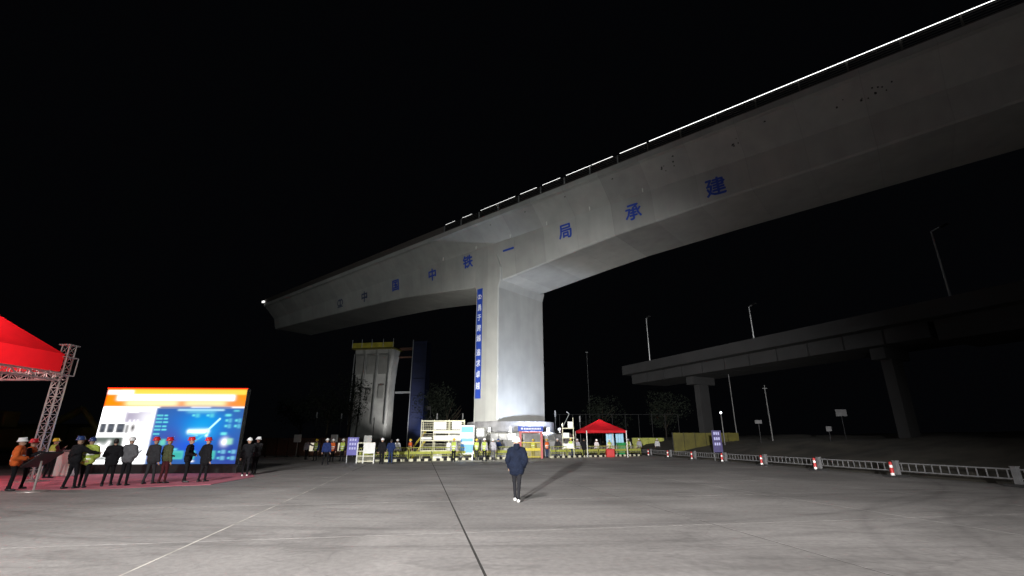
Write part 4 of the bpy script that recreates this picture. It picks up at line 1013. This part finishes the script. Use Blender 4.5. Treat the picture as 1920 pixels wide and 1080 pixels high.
# yellow machine and cabins at far left
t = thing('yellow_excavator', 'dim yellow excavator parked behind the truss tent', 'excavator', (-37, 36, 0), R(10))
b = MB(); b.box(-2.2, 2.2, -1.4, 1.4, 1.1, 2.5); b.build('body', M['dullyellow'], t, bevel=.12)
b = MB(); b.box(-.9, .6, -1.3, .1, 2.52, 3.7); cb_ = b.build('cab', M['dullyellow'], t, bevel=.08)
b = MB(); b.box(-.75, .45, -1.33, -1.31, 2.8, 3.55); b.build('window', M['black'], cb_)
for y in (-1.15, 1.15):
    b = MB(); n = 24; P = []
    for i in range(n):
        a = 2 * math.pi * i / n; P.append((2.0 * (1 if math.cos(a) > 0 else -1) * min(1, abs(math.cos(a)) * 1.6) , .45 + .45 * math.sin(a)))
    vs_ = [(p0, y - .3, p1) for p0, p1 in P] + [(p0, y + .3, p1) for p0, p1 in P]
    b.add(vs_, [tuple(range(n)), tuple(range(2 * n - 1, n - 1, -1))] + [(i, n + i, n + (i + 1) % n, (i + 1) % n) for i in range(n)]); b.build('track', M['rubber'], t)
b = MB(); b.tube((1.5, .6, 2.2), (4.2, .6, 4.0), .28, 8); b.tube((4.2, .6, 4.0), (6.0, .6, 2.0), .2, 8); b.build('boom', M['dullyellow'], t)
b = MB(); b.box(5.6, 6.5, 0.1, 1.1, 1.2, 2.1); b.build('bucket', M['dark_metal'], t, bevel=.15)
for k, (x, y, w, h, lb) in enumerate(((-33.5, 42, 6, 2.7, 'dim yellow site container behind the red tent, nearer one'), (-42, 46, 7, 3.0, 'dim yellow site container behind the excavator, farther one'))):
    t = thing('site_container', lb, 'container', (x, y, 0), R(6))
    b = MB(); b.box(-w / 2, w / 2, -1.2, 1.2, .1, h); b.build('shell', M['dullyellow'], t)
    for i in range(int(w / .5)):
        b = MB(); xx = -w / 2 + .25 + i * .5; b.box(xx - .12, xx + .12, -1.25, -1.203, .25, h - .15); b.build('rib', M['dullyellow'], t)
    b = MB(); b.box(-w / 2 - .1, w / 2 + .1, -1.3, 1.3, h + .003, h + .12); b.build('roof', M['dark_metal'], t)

# ------------------------------------------------------------------ background pier with work platform and blue tower
bp0 = at(696, 790, 112); t = thing('background_pier', 'distant concrete bridge pier with yellow work platform at its top', 'bridge pier', (bp0.x, 112, 0), R(-10))
rings = []
for z, w in ((-.1, 3.9), (14, 3.9), (18.5, 4.2), (21.5, 4.6), (22.0, 4.6)): rings.append([(-w, -1.8, z), (w, -1.8, z), (w + .4, -1.2, z), (w + .4, 1.8, z), (-w, 1.8, z)])
b = MB(); b.add([q for r_ in rings for q in r_], [(a * 5 + i, a * 5 + (i + 1) % 5, (a + 1) * 5 + (i + 1) % 5, (a + 1) * 5 + i) for a in range(4) for i in range(5)] + [(4, 3, 2, 1, 0), (20, 21, 22, 23, 24)]); b.build('shaft', M['farpier'], t)
for x in (-4.2, -1.3, 1.6):
    b = MB(); b.box(x, x + 2.1, -1.95, -1.82, 16.2, 20.6); b.build('formwork_panel', M['backdrop'], t)
    b = MB(); b.box(x + .4, x + 1.7, -2.0, -1.83, 10.2 + x * .3, 13.2 + x * .3); b.build('formwork_panel', M['backdrop'], t)
for x in (-4.6, -1.7, 1.2, 4.1):
    b = MB(); b.box(x - .08, x + .08, -2.2, -2.05, 5, 21); b.build('tie_post', M['galv'], t)
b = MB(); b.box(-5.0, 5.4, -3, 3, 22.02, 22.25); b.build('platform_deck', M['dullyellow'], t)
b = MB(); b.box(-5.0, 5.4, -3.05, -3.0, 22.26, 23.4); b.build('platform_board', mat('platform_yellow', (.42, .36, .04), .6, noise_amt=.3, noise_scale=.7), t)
for x in (-4.9, -2.5, 0, 2.8, 5.3):
    b = MB(); b.tube((x, -3.1, 22.26), (x, -3.1, 24.2), .06, 5); b.build('post', M['galv'], t)
bt = at(784, 790, 112); t = thing('access_tower', 'dark blue netted access tower beside the distant pier', 'scaffold', (bt.x, 112, 0), R(-10))
b = MB(); b.box(-1.6, 1.6, -1.6, 1.6, 0, 24); b.build('net', M['bluemesh'], t)
for x in (-1.7, 1.7): b = MB(); b.box(x - .07, x + .07, -1.75, -1.62, 0, 24.4); b.build('post', M['galv'] if x < 0 else M['bluemesh'], t)
for k in range(6): b = MB(); b.box(-1.6, 1.6, -1.7, -1.605, 3.6 + k * 3.8, 3.8 + k * 3.8); b.build('ledger', M['bluemesh'], t)
b = MB(); b.box(-6.0, -1.75, -.4, .4, 12.1, 12.5); b.build('walkway', M['galv'], t)
b = MB(); b.box(-5.6, -1.75, -.6, .6, 22.3, 22.8); b.box(-5.6, -1.75, -.6, .6, 20.5, 20.7); b.build('top_walkway', M['brown'], t)

# ------------------------------------------------------------------ distant viaduct on the right
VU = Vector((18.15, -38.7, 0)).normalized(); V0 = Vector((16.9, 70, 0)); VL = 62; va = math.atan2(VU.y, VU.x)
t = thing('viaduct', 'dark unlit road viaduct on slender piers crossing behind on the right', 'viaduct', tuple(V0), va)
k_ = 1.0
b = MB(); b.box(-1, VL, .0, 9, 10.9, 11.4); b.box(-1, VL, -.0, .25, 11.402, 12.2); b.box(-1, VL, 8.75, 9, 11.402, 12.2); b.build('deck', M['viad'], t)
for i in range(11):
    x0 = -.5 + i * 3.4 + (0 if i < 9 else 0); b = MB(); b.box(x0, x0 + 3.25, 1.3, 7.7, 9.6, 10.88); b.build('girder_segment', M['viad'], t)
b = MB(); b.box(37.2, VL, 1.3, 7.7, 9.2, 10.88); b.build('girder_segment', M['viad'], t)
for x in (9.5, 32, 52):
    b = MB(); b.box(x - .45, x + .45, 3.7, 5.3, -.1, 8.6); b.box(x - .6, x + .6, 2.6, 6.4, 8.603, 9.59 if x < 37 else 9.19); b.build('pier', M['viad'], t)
def light_pole(px, ytop, ybot, zb, label, r=.11, cat='lamp post'):
    r0 = ray(px, ybot); k = (zb - CAMZ) / r0.z if zb > CAMZ + .5 else None
    q = r0 * k; q.z = zb
    rt = ray(px - 2, ytop); h = CAMZ + rt.z * (q.y / rt.y) - zb
    t = thing('lamp_post', label, cat, tuple(q), 0, 'slim lamp posts standing along the dark viaduct')
    b = MB(); b.tube((0, 0, 0), (0, 0, h), r, 8, r * .6); b.build('pole', M['galv'], t)
    b = MB(); b.box(-.08, .08, -.9, 0, h, h + .07); b.build('arm', M['galv'], t)
    b = MB(); b.box(-.14, .14, -1.5, -.9, h - .02, h + .08); b.build('lamp_head', M['dark_metal'], t)
light_pole(1219, 598, 679, 12.2, 'second slim pale post from the left, on the far end of the viaduct', .09)
light_pole(1414, 576, 637, 12.2, 'slim pale post above the middle of the viaduct', .08)
light_pole(1783, 435, 559, 12.2, 'longest slim pale post, above the near right part of the viaduct', .09)
# lit posts below the viaduct
for (px, yt, yb, fwd, lb) in ((1376, 678, 775, 60, 'slim pale post under the viaduct, left of the leaning one'), (1444, 722, 792, 52, 'leaning pale post under the viaduct'), (1101, 658, 680, 110, 'short distant pale post right of the pier'),
                              (1356, 776, 808, 56, 'thin dark pole with a small lit lamp behind the purple sign')):
    q = at(px, yb, fwd); z0 = 0; top_ = at(px - (6 if px > 1300 and px < 1500 and yt < 760 else 0), yt, fwd)
    t = thing('utility_pole', lb, 'pole', (q.x, fwd, 0))
    b = MB(); b.tube((0, 0, 0), (0, 0, top_.z), .07, 8, .05); b.build('shaft', M['postgrey'], t)
    if yt == 776:
        b = MB(); b.lathe([(.02, -.1), (.12, 0), (.1, .1), (.02, .16)], 10, (0, 0, top_.z + .1)); b.build('lamp', M['lamp'], t)
    else:
        b = MB(); b.box(-.25, .25, -.05, .05, top_.z - .4, top_.z - .3); b.build('crossarm', M['galv'], t)
# distant small sign plates
for (px, py, fwd, w, h, lb) in ((1577, 774, 45, 1.0, .6, 'dim grey plate sign in the dark on the right'), (1422, 791, 50, .7, .35, 'small pale plate sign beyond the yellow hoarding'), (1554, 804, 42, .45, .4, 'tiny pale marker plate low on the embankment')):
    q = at(px, py, fwd); t = thing('plate_sign', lb, 'sign', (q.x, fwd, q.z))
    b = MB(); b.box(-w / 2, w / 2, -.02, .02, -h / 2, h / 2); b.build('plate', M['fencewhite'], t)
    b = MB(); b.tube((0, .04, -q.z), (0, .04, h / 2), .035, 6); b.build('pole', M['dark_metal'], t)

# railing far behind, seen between the pier and the viaduct
t = thing('far_railing', 'dim grey railing on posts in the distance behind the red canopy', 'railing', (5.5, 78, 0))
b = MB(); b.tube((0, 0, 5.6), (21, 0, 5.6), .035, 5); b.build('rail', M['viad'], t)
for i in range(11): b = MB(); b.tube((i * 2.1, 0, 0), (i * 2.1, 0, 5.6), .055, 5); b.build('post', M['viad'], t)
# short posts in the left background
for i, (px, yt) in enumerate(((595, 773), (641, 775), (702, 783), (820, 775), (868, 775), (1041, 770), (1087, 780))):
    fwd = 66 if px < 760 else 58; q = at(px, yt, fwd)
    t = thing('marker_post', 'thin pale post in the dark, ' + ['far left one', 'behind the shutter wall', 'left of the distant pier light', 'above the cream scaffold', 'above the blue poster stand', 'just right of the tall pier', 'left above the small red canopy'][i], 'post', (q.x, fwd, 0), 0, 'thin pale posts in the dark background')
    b = MB(); b.tube((0, 0, 0), (0, 0, q.z - .7), .05, 6); b.build('shaft', M['dark_metal'], t)
    b = MB(); b.tube((0, 0, q.z - .7), (0, 0, q.z), .09, 6); b.build('reflector', M['fencewhite'], t)

# ------------------------------------------------------------------ trees in the dark
def tree(loc, h, r, label, seed):
    random.seed(seed); t = thing('tree', label, 'tree', loc, 0, 'dark trees behind the site')
    b = MB(); b.tube((0, 0, 0), (.2, 0, h * .6), .22, 8, .1)
    for i in range(6):
        a = random.uniform(0, 6.28); b.tube((.1, 0, h * (.3 + .05 * i)), (r * .6 * math.cos(a), r * .6 * math.sin(a), h * (.6 + .05 * i)), .08, 5, .03)
    b.build('trunk', M['bark'], t)
    b = MB(); cl_ = [(Vector((random.gauss(0, r * .4), random.gauss(0, r * .4), h * random.uniform(.45, .92))), r * random.uniform(.3, .55)) for _ in range(14)]
    for i in range(2600):
        c_, rr = random.choice(cl_); d = Vector((random.gauss(0, 1), random.gauss(0, 1), random.gauss(0, 1))).normalized() * rr * random.uniform(.6, 1.05); q = c_ + d
        s_ = random.uniform(.1, .24); a = Vector((random.gauss(0, 1), random.gauss(0, 1), random.gauss(0, 1))).normalized(); e_ = a.orthogonal().normalized(); f_ = a.cross(e_)
        b.add([q - e_ * s_, q - f_ * s_ * .5, q + e_ * s_, q + f_ * s_ * .5], [(0, 1, 2, 3)])
    b.build('crown', M['leaf'], t)
for i, (px, fwd, h, r, lb) in enumerate(((610, 92, 12, 5, 'dark round tree left of the distant pier'), (650, 98, 14, 5, 'dark tree partly covering the distant pier'), (835, 84, 10, 4.5, 'dark tree just left of the tall pier'), (560, 100, 10, 5, 'faint dark tree at the far left of the pier site'),
                                        (1250, 100, 11, 5, 'dark tree below the far end of the viaduct'), (1130, 105, 10, 5, 'dark tree far behind the small red canopy'))):
    tree((at(px, 825, fwd).x, fwd, 0), h, r, lb, i)
